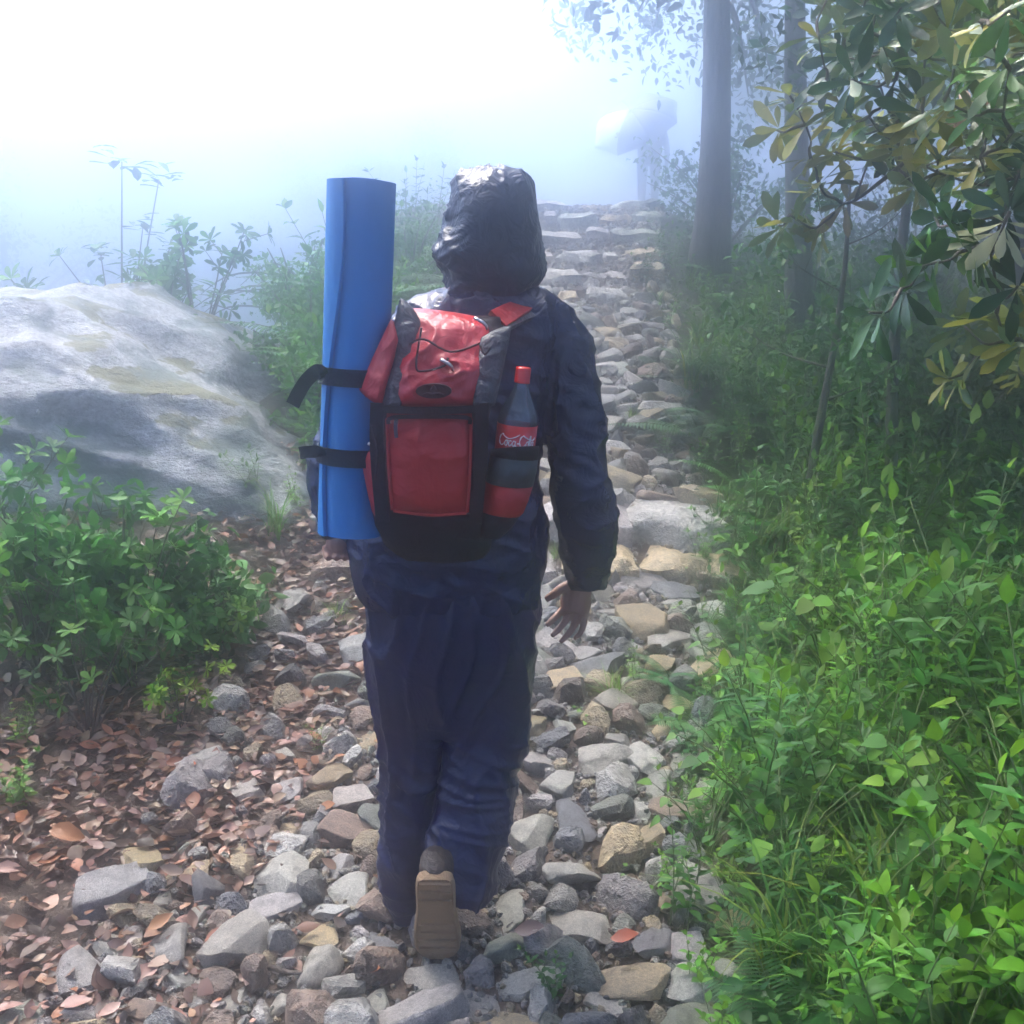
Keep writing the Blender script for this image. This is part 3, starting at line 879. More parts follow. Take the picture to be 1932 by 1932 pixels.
# plants along the left edge further up, and small ones among the litter
for _ in range(70):
    y = rp.uniform(4.9, 8.5); x = path_c(y) - path_w(y) - rp.random() ** 1.6 * 1.1 - 0.03
    if x < -1.1 and y < 6.8: continue
    put(rp.choice(['herb', 'lance', 'fern', 'herb']), x, y, rp.uniform(0.8, 1.3), label=None)
for px, py, kind, sc, var in [(235, 1300, 'tuft', 0.75, 1), (600, 1420, 'herb', 0.32, 2), (1110, 1375, 'broad', 0.35, 2), (1160, 1330, 'tuft', 0.6, 2), (1200, 1300, 'herb', 0.5, 2), (45, 1410, 'herb', 0.55, 2), (40, 1520, 'herb', 0.5, 0),
                              (1215, 1710, 'broad', 0.3, 0), (1040, 1900, 'herb', 0.3, 3), (640, 1180, 'tuft', 0.5, 2), (520, 1010, 'tuft', 0.9, 0), (470, 960, 'lance', 0.7, 2), (560, 960, 'herb', 0.6, 2), (1190, 800, 'tuft', 0.5, 2), (1050, 1060, 'tuft', 0.4, 2), (1200, 1105, 'herb', 0.3, 2), (1330, 1640, 'broad', 0.8, 0), (1480, 1860, 'tuft', 0.9, 1), (1540, 1900, 'tuft', 1.0, 0)]:
    p = ground_hit(px, py)
    put(kind, p.x, p.y, sc, (1.05, 1.1, 1.0), var, {'tuft': 'small tuft of green grass sprouting among the stones and dead leaves', 'herb': 'small bright green herb sprouting among the stones and dead leaves', 'broad': 'small broad-leaved seedling sprouting between stones of the trail', 'lance': 'narrow-leaved green herb growing at the foot of the boulder'}[kind], {'tuft': 'grass tufts sprouting in the trail', 'herb': 'small herbs sprouting in the trail', 'broad': 'seedlings between the stones', 'lance': None}[kind])

# shrubs in front of the boulder and behind it
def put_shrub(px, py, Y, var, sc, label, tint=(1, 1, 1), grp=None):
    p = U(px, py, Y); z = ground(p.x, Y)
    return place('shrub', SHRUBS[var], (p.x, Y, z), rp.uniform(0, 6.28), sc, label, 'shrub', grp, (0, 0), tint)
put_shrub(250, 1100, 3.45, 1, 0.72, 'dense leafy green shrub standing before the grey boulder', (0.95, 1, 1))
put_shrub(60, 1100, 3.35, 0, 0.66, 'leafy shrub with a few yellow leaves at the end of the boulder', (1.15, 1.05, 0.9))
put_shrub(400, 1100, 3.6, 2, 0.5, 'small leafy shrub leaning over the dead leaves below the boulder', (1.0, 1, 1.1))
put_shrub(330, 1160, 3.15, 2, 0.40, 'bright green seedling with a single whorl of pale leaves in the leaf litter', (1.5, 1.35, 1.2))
put_shrub(150, 1180, 3.05, 0, 0.62, 'dark low shrub at the edge of the leaf litter', (0.7, 0.75, 0.8))  # leaf colour tinted down for this shrub
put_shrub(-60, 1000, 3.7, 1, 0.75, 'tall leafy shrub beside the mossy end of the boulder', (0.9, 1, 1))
for px, py, Y, var, sc, lb in [(300, 640, 6.6, 1, 1.0, 'misty shrub rising behind the sloping shoulder of the boulder'), (380, 640, 6.2, 0, 1.0, 'pale green shrub at the foot of the slope behind the boulder'), (240, 600, 7.0, 1, 1.5, 'tall thin misty shrub behind the boulder with loose whorls')]:
    put_shrub(px, py, Y, var, sc, lb)
for k in range(26):
    Y = rp.uniform(5.6, 7.6); x = rp.uniform(-1.6, -0.75) if Y > 6.9 else rp.uniform(-1.0, -0.75)
    put('fern' if k % 3 else 'herb', x, Y, rp.uniform(1.0, 1.7), (1.2, 1.25, 0.9))

# low ground cover that nobody could count
gc = Leaves()
for _ in range(26000):
    y = 1.7 + 9 * rp.random() ** 1.6; e = path_c(y) + path_w(y)
    if rp.random() < 0.8:
        x = e - 0.02 + rp.random() ** 1.25 * 3.4
        if rp.random() > smooth(-0.05, 0.25, x - e) + 0.05: continue
    else:
        if y < 4.9: continue
        x = path_c(y) - path_w(y) - rp.random() * 2.2
        if x < -1.0 and y < 6.8: continue
    hgt = rp.random() ** 1.5 * 0.22
    l = rp.uniform(0.022, 0.055)
    d = rv(rp); d.z = abs(d.z) * 0.5
    gc.add((x, y, ground(x, y) + hgt), d, Vector((0, 0, 1)) + rv(rp) * 0.5, l, l * rp.uniform(0.3, 0.75), vary(rp, GREEN[rp.choice(['mid', 'fresh', 'deep', 'mid', 'blue'])], 0.35), 'tiny' if y > 4 else 'ovate', 0.2, 0.1)
g = link('ground_cover', gc.mesh('ground_cover'), None, M['leaf']); tag(g, 'low green ground cover filling the verges of the trail', 'ground cover', kind='stuff')

# ------------------------------------------------------------------ fallen leaves
DEAD = [single_leaf('ovate', 0.5, c, f) for c, f in ((0.5, 0.25), (-0.4, 0.3), (0.15, -0.2), (0.7, 0.15))]
for m_ in DEAD: m_.materials.append(M['dead'])
BROWN = [(0.19, 0.095, 0.06), (0.24, 0.13, 0.085), (0.09, 0.05, 0.035), (0.29, 0.18, 0.13), (0.24, 0.10, 0.045), (0.15, 0.09, 0.07), (0.33, 0.23, 0.17), (0.06, 0.04, 0.03)]
LITTER = empty('leaf_litter', (-0.9, 3.0, 0)); tag(LITTER, 'brown layer of wet fallen leaves on the bank below the shrubs', 'leaf litter', kind='stuff')
rl = random.Random(5)
def litter_spot():
    while True:
        y = 1.6 + 3.6 * rl.random() ** 1.25
        x = path_c(y) - path_w(y) * rl.uniform(-0.05, 1.0) - abs(rl.gauss(0, 0.75)) * smooth(1.6, 2.6, y) * 0.9 + 0.06
        f = (path_c(y) - x) / path_w(y)
        if f < 0.5 and rl.random() < 0.72 * (1 if y < 4 else 0.5): continue
        if y < 2.45 and rl.random() < 0.55: continue
        if x < -2.0: continue
        return x, y
lv = Leaves()
for k in range(8200):
    x, y = litter_spot(); big = k < 300
    l = (0.022 + 0.05 * rl.random() ** 1.8) * (1.2 if big else 1.0); h = rl.uniform(0.012, 0.05 if big else 0.04)
    nrm = Vector((rl.gauss(0, 0.42), rl.gauss(0, 0.42), 1)); a = rl.uniform(0, 6.28)
    d = Vector((math.cos(a), math.sin(a), rl.gauss(0, 0.2)))
    c = vary(rl, BROWN[rl.randrange(8)], 0.5)
    if big:
        o = bpy.data.objects.new('fallen_leaf', DEAD[rl.randrange(4)]); COL.objects.link(o); o.parent = LITTER
        o.matrix_local = Matrix.Translation(-Vector(LITTER.location)) @ Matrix.Translation((x, y, ground(x, y) + h)) @ aim(d, nrm) @ Matrix.Scale(l, 4)
        o.color = (*c, 1)
    else:
        lv.add((x, y, ground(x, y) + h), d, nrm, l, l * rl.uniform(0.4, 0.7), c, 'ovate', rl.uniform(-0.4, 0.6), rl.uniform(-0.1, 0.3))
g = link('leaf_layer', lv.mesh('leaf_layer'), LITTER, M['dead']); g.location = -Vector(LITTER.location); tag(g, kind='stuff')
# single orange leaves lying on the path stones
for px, py, ln, c in [(342, 1482, 0.075, (0.55, 0.13, 0.03)), (628, 1335, 0.06, (0.42, 0.16, 0.06)), (95, 1605, 0.11, (0.40, 0.17, 0.07)), (1340, 1245, 0.06, (0.45, 0.15, 0.05)), (1238, 1088, 0.07, (0.45, 0.17, 0.07)),
                      (1150, 1810, 0.08, (0.38, 0.09, 0.04)), (280, 1795, 0.07, (0.36, 0.17, 0.07)), (45, 1185, 0.10, (0.50, 0.20, 0.09)), (85, 1145, 0.09, (0.52, 0.24, 0.03)), (970, 1795, 0.09, (0.22, 0.15, 0.14)), (940, 1500, 0.07, (0.42, 0.15, 0.06)), (560, 1790, 0.06, (0.30, 0.14, 0.08)), (690, 1870, 0.05, (0.34, 0.12, 0.06)), (600, 1560, 0.07, (0.42, 0.18, 0.08))]:
    p = ground_hit(px, py); o = link('fallen_leaf', DEAD[rl.randrange(4)])
    a = rl.uniform(-0.6, 0.6)
    o.matrix_world = Matrix.Translation((p.x, p.y, p.z + 0.055)) @ aim((math.cos(a), math.sin(a), 0.05), (rl.gauss(0, 0.2), -0.45, 1)) @ Matrix.Scale(ln, 4)
    o.color = (*c, 1)
    tag(o, 'orange-brown fallen leaf lying on the stones of the trail', 'leaf', 'orange leaves on the trail')
# a fallen twig in the leaf litter
for px0, py0, px1, py1 in [(1000 - 540, 1866, 585, 1858), (560, 1250, 690, 1215)]:
    a, b = ground_hit(px0, py0), ground_hit(px1, py1); a.z += 0.03; b.z += 0.035
    m_ = MB(); c_ = (a + b) / 2; m_.tube([a - c_, (a - c_) * 0.3 + Vector((0, 0.01, 0.012)), (b - c_) * 0.4 + Vector((0, -0.008, 0.006)), b - c_], [0.006, 0.007, 0.006, 0.003], 7, 3)
    o = link('twig', m_.mesh('twig'), None, M['twig']); o.location = c_
    tag(o, 'thin dark twig lying across the stones and leaves of the trail', 'twig', 'twigs on the trail')
# ------------------------------------------------------------------ trees
rt = random.Random(9)
def tree(name, label, x, y, h, r, lean=(0, 0), crown=None, leaves=5000, leafl=0.09, col='deep', branches=9, grp=None, first=0.35, seed=0, bark='bark', extra=(), shape='tiny'):
    """tapered trunk, limbs, and a crown of many small leaves in clumps round the twig ends"""
    rng = random.Random(seed * 31 + 7)
    root = empty(name, (x, y, ground(x, y) - 0.05)); T = MB(); B = MB(); L = Leaves()
    lx, ly = lean
    def trunk(t): return Vector((lx * h * t + 0.05 * h * 0.25 * math.sin(t * 5 + seed), ly * h * t + 0.02 * h * math.sin(t * 4 + seed * 2), h * t))
    ts = [i / 10 for i in range(11)]
    T.tube([trunk(t) for t in ts], [r * (1.45 if t == 0 else 1.12 if t < 0.11 else 1.0) * (1 - 0.75 * t) for t in ts], 14, 2)
    tips = []
    for i in range(branches):
        t = first + (1 - first) * (i + rng.random()) / branches * 0.9; p = trunk(t); a = i * 2.4 + rng.uniform(-0.5, 0.5)
        ln = (crown or h * 0.3) * rng.uniform(0.6, 1.1) * (1.15 - 0.5 * t); up = rng.uniform(0.15, 0.7)
        d = Vector((math.cos(a), math.sin(a), up)).normalized()
        q1 = p + d * ln * 0.5 + rv(rng) * ln * 0.07; q2 = p + d * ln + rv(rng) * ln * 0.12
        rb = r * (1 - 0.75 * t) * 0.45
        B.tube([p, q1, q2], [rb, rb * 0.6, rb * 0.22], 6, 3)
        for k in range(5):
            s = rng.uniform(0.35, 1.0); b = p.lerp(q1, s * 2) if s < 0.5 else q1.lerp(q2, s * 2 - 1)
            e = b + (d * 0.6 + rv(rng)).normalized() * ln * rng.uniform(0.2, 0.45)
            B.tube([b, e], [rb * 0.25, rb * 0.08], 4); tips.append((e, ln * rng.uniform(0.16, 0.3)))
        tips.append((q2, ln * 0.25))
    for px, py, Y, sz in extra:                                   # limbs that hang into view
        e = U(px, py, Y) - Vector(root.location); p = trunk(min(0.9, max(0.2, e.z / h + 0.08)))
        B.tube([p, p.lerp(e, 0.5) + Vector((0, 0, 0.25)), e], [r * 0.3, r * 0.16, r * 0.04], 6, 4); tips += [(e, sz), (p.lerp(e, 0.7) + Vector((0, 0, 0.15)), sz), (e + rv(rng) * sz, sz)]
    for k in range(leaves):
        c, s = tips[k % len(tips)]
        p = c + rv(rng) * s * rng.random() ** 0.5 * Vector((1, 1, 0.7)).length * 0.7
        d = rv(rng); d.z -= 0.25; l = leafl * rng.uniform(0.6, 1.2)
        L.add(p, d, rv(rng, 0.8), l, l * rng.uniform(0.35, 0.55), vary(rng, GREEN[col if rng.random() < 0.8 else 'mid'], 0.35), shape, 0.2, 0.15)
    link('trunk', T.mesh('trunk'), root, M[bark]); link('branches', B.mesh('branches'), root, M[bark])
    o = link('crown', L.mesh('crown'), root, M['leaf']); o['kind'] = 'stuff'
    tag(root, label, 'tree', grp); return root

# trunks beside the trail, fading into the mist
tree('forest_tree', 'straight dark tree trunk beside the misty stone steps', 1.36, 8.0, 5.0, 0.125, (0.004, 0.01), 2.2, 6500, 0.085, 'deep', 15, None, 0.6, 1, 'bark', [((rt.uniform(1085, 1330), rt.uniform(-40, 95)) if k % 2 else (rt.uniform(1370, 1520), rt.uniform(-20, 230))) + (rt.uniform(9.2, 11.0), rt.uniform(0.25, 0.4)) for k in range(9)], 'lance')
tree('forest_tree', 'slim dark tree trunk under the pale-leaved branches, among the verge plants', 1.72, 6.9, 4.8, 0.09, (-0.012, 0.0), 1.7, 6000, 0.09, 'deep', 11, None, 0.5, 2, 'bark', (), 'lance')
tree('sapling', 'tall thin dark sapling stem rising from the shaded undergrowth', 1.78, 5.0, 3.4, 0.032, (0.01, 0.01), 0.8, 1300, 0.07, 'deep', 8, 'thin stems in the undergrowth', 0.55, 3)
tree('sapling', 'short leaning sapling beside the rubble steps, leafy from low down', 1.33, 4.75, 1.6, 0.026, (0.04, 0.01), 0.5, 600, 0.06, 'mid', 7, 'thin stems in the undergrowth', 0.4, 4)
for i, (x, y, h, r, cr, n) in enumerate([(4.6, 9.8, 5.0, 0.16, 2.6, 7000), (4.4, 7.4, 5.4, 0.14, 2.4, 7000), (6.2, 11.5, 5.0, 0.17, 3.0, 7000), (3.9, 5.2, 5.4, 0.11, 2.4, 7000), (3.3, 3.9, 5.2, 0.11, 2.4, 9000), (2.9, 6.2, 5.2, 0.12, 2.4, 9000)]):
    tree('forest_tree', 'dark misty tree standing back in the wood', x, y, h, r, (rt.gauss(0, 0.02), rt.gauss(0, 0.02)), cr, n + 3500, 0.13, 'deep', 16, 'trees back in the wood', 0.42, 10 + i, 'bark', (), 'lance')
for i, (x, y, h, r, cr, n) in enumerate([(-9.5, 21, 8.5, 0.2, 3.6, 9000), (-3.5, 31, 6.2, 0.2, 3.4, 9000), (6.4, 25, 4.4, 0.18, 3.0, 9000), (-14, 26, 9.5, 0.22, 4.2, 9000), (8.5, 19, 4.6, 0.18, 3.0, 9000), (-8.0, 30, 8.0, 0.2, 3.6, 9000)]):
    tree('distant_tree', 'tree fading away as a pale shape in the mist', x, y, h, r, (rt.gauss(0, 0.02), 0), cr, n, 0.14, 'deep', 13, 'trees lost in the mist', 0.3, 30 + i)
# unseen trees added behind and beside the viewer to shade the near ground
for i, (x, y, h, r, cr, n, lx, ly) in enumerate([(0.9, -2.2, 5.6, 0.17, 3.4, 7500, -0.05, 0.12), (-3.0, -2.6, 5.6, 0.17, 3.4, 7500, 0.05, 0.08), (4.4, 2.6, 5.6, 0.14, 2.4, 6000, -0.02, 0.03)]):
    tree('forest_tree', 'unseen leafy tree added to shade the lower trail', x, y, h, r, (lx, ly), cr, n, 0.22, 'deep', 16, 'unseen trees added to shade the lower trail', 0.66, 50 + i)

# shaded bushes behind the verge
def bush(label, x, y, h, w, n, col, seed, leafl=0.06, grp=None, tint=(1, 1, 1)):
    rng = random.Random(seed); root = empty('bush', (x, y, ground(x, y) - 0.05)); S = MB(); L = Leaves(); tips = []
    for i in range(16):
        a = rng.uniform(0, 6.28); rr = w * rng.random() ** 0.6; hh = h * rng.uniform(0.45, 1.0) * (1 - 0.35 * (rr / w) ** 2)
        q = Vector((math.cos(a) * rr, math.sin(a) * rr, hh))
        S.tube([Vector((0, 0, 0)), q * 0.5 + Vector((0, 0, hh * 0.15)), q], [0.012, 0.008, 0.003], 5, 3)
        for k in range(4): tips.append((q * rng.uniform(0.55, 1.0) + rv(rng) * 0.12 * w, w * rng.uniform(0.14, 0.3)))
    for k in range(n):
        c, s = tips[k % len(tips)]; p = c + rv(rng) * s * rng.random() ** 0.5
        d = rv(rng); d.z -= 0.1; l = leafl * rng.uniform(0.6, 1.2)
        L.add(p, d, rv(rng, 1.0), l, l * rng.uniform(0.35, 0.6), vary(rng, GREEN[col], 0.35), 'ovate' if y < 6 else 'tiny', 0.2, 0.12)
    link('stem', S.mesh('stem'), root, M['twig']); o = link('foliage', L.mesh('foliage'), root, M['leaf']); o['kind'] = 'stuff'; o.color = (*tint, 1)
    tag(root, label, 'bush', grp)
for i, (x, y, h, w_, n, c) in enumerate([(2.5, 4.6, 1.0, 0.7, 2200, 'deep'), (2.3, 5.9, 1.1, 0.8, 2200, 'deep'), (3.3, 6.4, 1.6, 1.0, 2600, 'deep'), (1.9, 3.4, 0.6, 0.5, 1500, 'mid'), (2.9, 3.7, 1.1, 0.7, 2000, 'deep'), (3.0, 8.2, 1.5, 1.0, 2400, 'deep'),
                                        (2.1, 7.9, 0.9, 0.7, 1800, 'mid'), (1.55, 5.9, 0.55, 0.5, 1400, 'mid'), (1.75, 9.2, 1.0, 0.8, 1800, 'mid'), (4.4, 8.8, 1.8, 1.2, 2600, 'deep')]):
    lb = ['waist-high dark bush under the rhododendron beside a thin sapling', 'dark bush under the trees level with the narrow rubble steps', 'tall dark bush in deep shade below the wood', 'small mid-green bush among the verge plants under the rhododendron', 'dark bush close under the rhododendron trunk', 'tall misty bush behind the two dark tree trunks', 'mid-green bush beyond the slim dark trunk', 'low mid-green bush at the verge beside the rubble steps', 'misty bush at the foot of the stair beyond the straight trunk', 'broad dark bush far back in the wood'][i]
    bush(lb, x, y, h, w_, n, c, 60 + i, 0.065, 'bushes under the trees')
for i, (x, y, h, w_, n) in enumerate([(-0.95, 6.3, 0.7, 0.45, 1600), (-1.3, 6.9, 0.8, 0.5, 1700), (-0.7, 7.6, 0.6, 0.5, 1400), (-0.98, 5.35, 0.5, 0.32, 1300), (-1.05, 5.8, 0.6, 0.38, 1400)]):
    bush('light green bush in the mist between the boulder and the steps', x, y, h, w_, n, 'fresh', 80 + i, 0.05, 'pale bushes beyond the boulder')

for i, (px, py, Y, h, w_, n, lb) in enumerate([(235, 1180, 3.55, 0.62, 0.36, 1500, 'dense mass of small green leaves growing in front of the granite boulder'), (70, 1150, 3.5, 0.70, 0.36, 1400, 'tangled green bush at the foot of the boulder, dark underneath'), (400, 1120, 3.75, 0.34, 0.24, 600, 'low sprawling bush where the boulder meets the leaf litter')]):
    p = U(px, py, Y); bush(lb, p.x, Y, h, w_, n, 'mid', 90 + i, 0.062, None, (1.25, 1.3, 1.1))

# tall thin sapling behind the boulder with whorls at its twig ends
def whorl_sapling(label, base, tips_px, Y, col, tint):
    root = empty('sapling', base); S = MB(); inv = -Vector(base); rng = random.Random(3)
    for px, py, sc in tips_px:
        q = U(px, py, Y + rng.uniform(-0.3, 0.3)) + inv
        S.tube([Vector((0, 0, 0)), Vector((q.x * 0.35, q.y * 0.4, q.z * 0.5)), q], [0.012, 0.008, 0.003], 6, 4)
        d = Vector((q.x * 0.3, 0, 1)).normalized(); u = d.orthogonal().normalized(); v = d.cross(u)
        for k in range(14):
            a = 6.28 * k / 14 + rng.uniform(-0.3, 0.3); o = u * math.cos(a) + v * math.sin(a)
            m = Matrix.Translation(q + rv(rng) * 0.06 * sc) @ aim(o + d * rng.uniform(-0.1, 0.7), d - o * 0.3) @ Matrix.Scale(0.13 * sc * rng.uniform(0.7, 1.1), 4)
            l = bpy.data.objects.new('leaf', OBOV[rng.randrange(3)]); COL.objects.link(l); l.parent = root; l.matrix_local = m
            c = vary(rng, GREEN[col]); l.color = (c[0] * tint[0], c[1] * tint[1], c[2] * tint[2], 1)
    link('stem', S.mesh('stem'), root, M['twig']); tag(root, label, 'sapling')
bs = U(225, 640, 6.9)
whorl_sapling('tall thin sapling with scattered leaf whorls swaying in the mist above the boulder', (bs.x, bs.y, ground(bs.x, bs.y)), [(230, 305, 1.25), (300, 338, 1.25), (270, 425, 1.0), (320, 468, 0.7), (190, 480, 1.1), (240, 505, 1.1), (360, 540, 1.2), (185, 545, 1.0), (290, 560, 1.2)], 6.9, 'mid', (1, 1, 1))

# bare dead tree
bd = U(577, 660, 8.2); root = empty('bare_tree', (bd.x, bd.y, ground(bd.x, bd.y))); S = MB(); B = MB(); rng = random.Random(4); iv = -Vector(root.location)
top = U(576, 525, 8.2) + iv
S.tube([Vector((0, 0, 0)), top * 0.5, top], [0.05, 0.045, 0.03], 9, 3)
for k in range(11):
    p = top * rng.uniform(0.3, 0.98); s = -1 if k % 3 else 1
    q = p + Vector((s * rng.uniform(0.25, 0.7), rng.uniform(-0.3, 0.3), rng.uniform(0.0, 0.22))); e = q + Vector((s * rng.uniform(0.1, 0.3), 0, rng.uniform(-0.18, -0.02)))
    B.tube([p, p.lerp(q, 0.5) + Vector((0, 0, 0.05)), q, e], [0.012, 0.009, 0.006, 0.002], 5, 3)
link('trunk', S.mesh('trunk'), root, M['bark']); link('branches', B.mesh('branches'), root, M['bark'])
tag(root, 'small bare dead tree with drooping twigs in the mist', 'tree')

# ------------------------------------------------------------------ the rhododendron hanging in from the right
RH = [single_leaf('obov', wd, c, f) for wd, c, f in ((0.27, 0.10, 0.10), (0.29, 0.3, 0.08), (0.25, 0.2, 0.14), (0.31, -0.1, 0.1))]
for m_ in RH: m_.materials.append(M['rhodo'])
base = Vector((2.45, 2.9, ground(2.45, 2.9))); RT = empty('rhododendron_tree', base)
rr_ = random.Random(21); S = MB(); T = MB(); extra = Leaves(); leafn = 0
T.tube([Vector((0, 0, -0.1)), Vector((0.05, 0.05, 0.8)), Vector((-0.1, 0.1, 1.5)), Vector((-0.25, 0.1, 2.3)), Vector((-0.3, 0.0, 3.0))], [0.09, 0.075, 0.065, 0.05, 0.03], 12, 3)
forks = [Vector((0.05, 0.05, 0.8)), Vector((-0.1, 0.1, 1.4)), Vector((-0.25, 0.1, 2.2)), Vector((-0.28, 0.05, 2.7))]
near = [(1640, 590, 2.15), (1700, 545, 2.2), (1745, 500, 2.2), (1790, 425, 2.25), (1765, 410, 2.3), (1840, 365, 2.3), (1830, 470, 2.2), (1885, 440, 2.2), (1920, 540, 2.2), (1905, 400, 2.2), (1870, 480, 2.35), (1820, 615, 2.5), (1850, 665, 2.6), (1790, 715, 2.6), (1925, 640, 2.4), (1880, 590, 2.4)]
up_ = [(1490, 180, 3.0), (1465, 245, 3.1), (1520, 235, 3.0), (1560, 150, 2.9), (1545, 70, 2.9), (1600, 110, 2.8), (1590, 200, 2.9), (1640, 60, 2.8), (1655, 20, 2.6), (1700, 15, 2.5), (1745, 110, 2.6), (1800, 130, 2.4), (1790, 55, 2.5), (1850, 40, 2.2), (1905, 20, 2.1),
       (1780, 190, 2.4), (1740, 205, 2.6), (1860, 210, 2.5), (1910, 250, 2.4), (1850, 300, 2.5), (1700, 275, 2.8), (1640, 300, 2.9), (1570, 285, 3.0), (1545, 345, 3.0), (1490, 405, 3.0), (1470, 425, 3.05), (1540, 430, 3.0), (1590, 385, 3.0), (1640, 220, 2.8), (1720, 350, 2.7), (1770, 300, 2.6), (1905, 130, 2.3), (1925, 320, 2.3), (1690, 150, 2.7), (1530, 300, 3.0)]
allw = [(px, py, Y, 1.0) for px, py, Y in near] + [(px, py, Y, 1.0) for px, py, Y in up_]
for _ in range(130):
    px = rr_.uniform(1560, 2150); py = rr_.uniform(-160, 330) if rr_.random() < 0.8 else rr_.uniform(300, 720)
    if py > 330 and px < 1890: continue
    if px < 1620 and py > 260: continue
    allw.append((px, py, rr_.uniform(2.5, 3.7), 1.0))
RL = {'dark': (0.045, 0.12, 0.035), 'green': (0.09, 0.25, 0.03), 'yel': (0.32, 0.33, 0.04), 'red': (0.26, 0.12, 0.08), 'blue': (0.07, 0.14, 0.08)}
order = sorted(range(len(allw)), key=lambda k: (U(*allw[k][:3]) - base - Vector((-0.1, 0.1, 1.5))).length)
nodes = [(f, 0.03) for f in forks]
for i in order:
    px, py, Y, s = allw[i]
    q = U(px, py, Y) - base
    f, fr = min(nodes, key=lambda a: (a[0] - q).length + 0.6 * max(0, a[0].z - q.z))
    sp = (f - q).length
    mid = f.lerp(q, 0.55) + Vector((0, 0, -0.10 * sp)) + rv(rr_) * 0.12 * sp
    r0_ = min(0.011, 0.004 + 0.008 * sp)
    S.tube([f, f.lerp(mid, 0.5) + rv(rr_) * 0.05 * sp, mid, q], [r0_, r0_ * 0.85, r0_ * 0.6, 0.003], 6, 4)
    nodes.append((mid, 0.01)); nodes.append((q, 0.005))
    d = ((q - mid).normalized() + rv(rr_) * 0.35 + Vector((0, 0, 0.15))).normalized(); u = d.orthogonal().normalized(); v = d.cross(u)
    nl = rr_.randint(8, 13); kind = rr_.choices(['dark', 'green', 'yel', 'red', 'blue'], [2.2, 3.5 if i < 16 else 2.0, 2.2 if i > 9 else 0.3, 0.15, 1.4])[0]
    for k in range(nl):
        a = 6.28 * k / nl + rr_.uniform(-0.25, 0.25); o = u * math.cos(a) + v * math.sin(a)
        dd = o + d * rr_.uniform(-0.15, 0.75) + Vector((0, 0, -0.18)); l = rr_.uniform(0.06, 0.115)
        c = vary(rr_, RL[kind if rr_.random() < 0.75 else 'dark'], 0.3)
        nrm = d - o * 0.35 + rv(rr_) * 0.25
        p = q + o * 0.006 + d * rr_.uniform(-0.03, 0.01)
        if leafn < 300 and i < 51:
            m = Matrix.Translation(p) @ aim(dd, nrm) @ Matrix.Scale(l, 4); leafn += 1
            ob = bpy.data.objects.new('leaf', RH[rr_.randrange(4)]); COL.objects.link(ob); ob.parent = RT; ob.matrix_local = m; ob.color = (*c, 1)
        else:
            extra.add(p, dd, nrm, l, l * 0.31, c, 'obov', rr_.uniform(-0.1, 0.35), 0.1)
link('trunk', T.mesh('trunk'), RT, M['bark']); link('branches', S.mesh('branches'), RT, M['twig'])
o = link('foliage', extra.mesh('foliage'), RT, M['rhodo']); o['kind'] = 'stuff'
tag(RT, 'glossy-leaved rhododendron reaching over the verge, its leaves pale cream beneath', 'tree')
# ------------------------------------------------------------------ the hiker
M['navy'] = fabric('wet_navy_rainwear', (0.003, 0.008, 0.045), 0.27, 0.0, 0.22, 0.03, 18, 0.3, 0.16, 0.4)
M['navy_shine'] = fabric('wet_navy_hood', (0.003, 0.006, 0.028), 0.30, 0.0, 0.30, 0.02, 20, 0.3, 0.10, 0.4)
M['navy_leg'] = fabric('wet_navy_trousers', (0.002, 0.006, 0.044), 0.30, 0.0, 0.22, 0.03, 12, 0.3, 0.2, 0.38)
M['skin'] = plain('skin', (0.30, 0.15, 0.10), 0.5)
M['red'] = fabric('red_ripstop', (0.40, 0.010, 0.020), 0.38, 0.1, 0.18, 0.1, 18, 0.25, 0.2)
M['red_dark'] = fabric('red_cordura', (0.38, 0.006, 0.008), 0.55, 0.1, 0.2, 0.25, 14, 0.25)
M['grey'] = fabric('grey_cordura', (0.035, 0.045, 0.055), 0.55, 0.15, 0.35, 0.25, 26, 0.25)
M['black'] = fabric('black_webbing', (0.005, 0.006, 0.010), 0.6, 0.0, 0.15, 0.3, 40, 0.3, 0.12, 0.25)
M['mesh'] = fabric('grey_pocket_mesh', (0.035, 0.05, 0.055), 0.6, 0.0, 0.15, 0.5, 40, 0.3)
M['foam'] = fabric('blue_foam', (0.004, 0.17, 0.47), 0.6, 0.0, 0.08, 0.15, 9, 0.12)
M['sole'] = fabric('muddy_tan_sole', (0.30, 0.19, 0.10), 0.7, 0.0, 0.3, 0.4, 30, 0.3)
M['shoe'] = fabric('wet_brown_shoe', (0.045, 0.03, 0.022), 0.6, 0.1, 0.3, 0.3, 30, 0.3)
M['silver'] = plain('buckle_metal', (0.45, 0.46, 0.48), 0.3, 0, 0.9)
M['cap'] = plain('red_plastic', (0.62, 0.015, 0.012), 0.35, 0.2)
M['label'] = plain('red_label_print', (0.60, 0.012, 0.012), 0.35, 0.3)
M['white'] = plain('white_print', (0.78, 0.76, 0.74), 0.5)

def ring(py, xl, xr, Y, ry, pw=2.2):
    c = U((xl + xr) / 2, py, Y)
    return (c, (xr - xl) / 2 * PXS(py, Y), ry, pw)

PERSON = empty('person', U(850, 1735, 2.34)); PO = -Vector(PERSON.location)
def worn(name, me, m, parent=None, bulk=None):
    o = link(name, me, parent or PERSON, m)
    if parent is None or parent is PERSON: o.location = PO
    return o

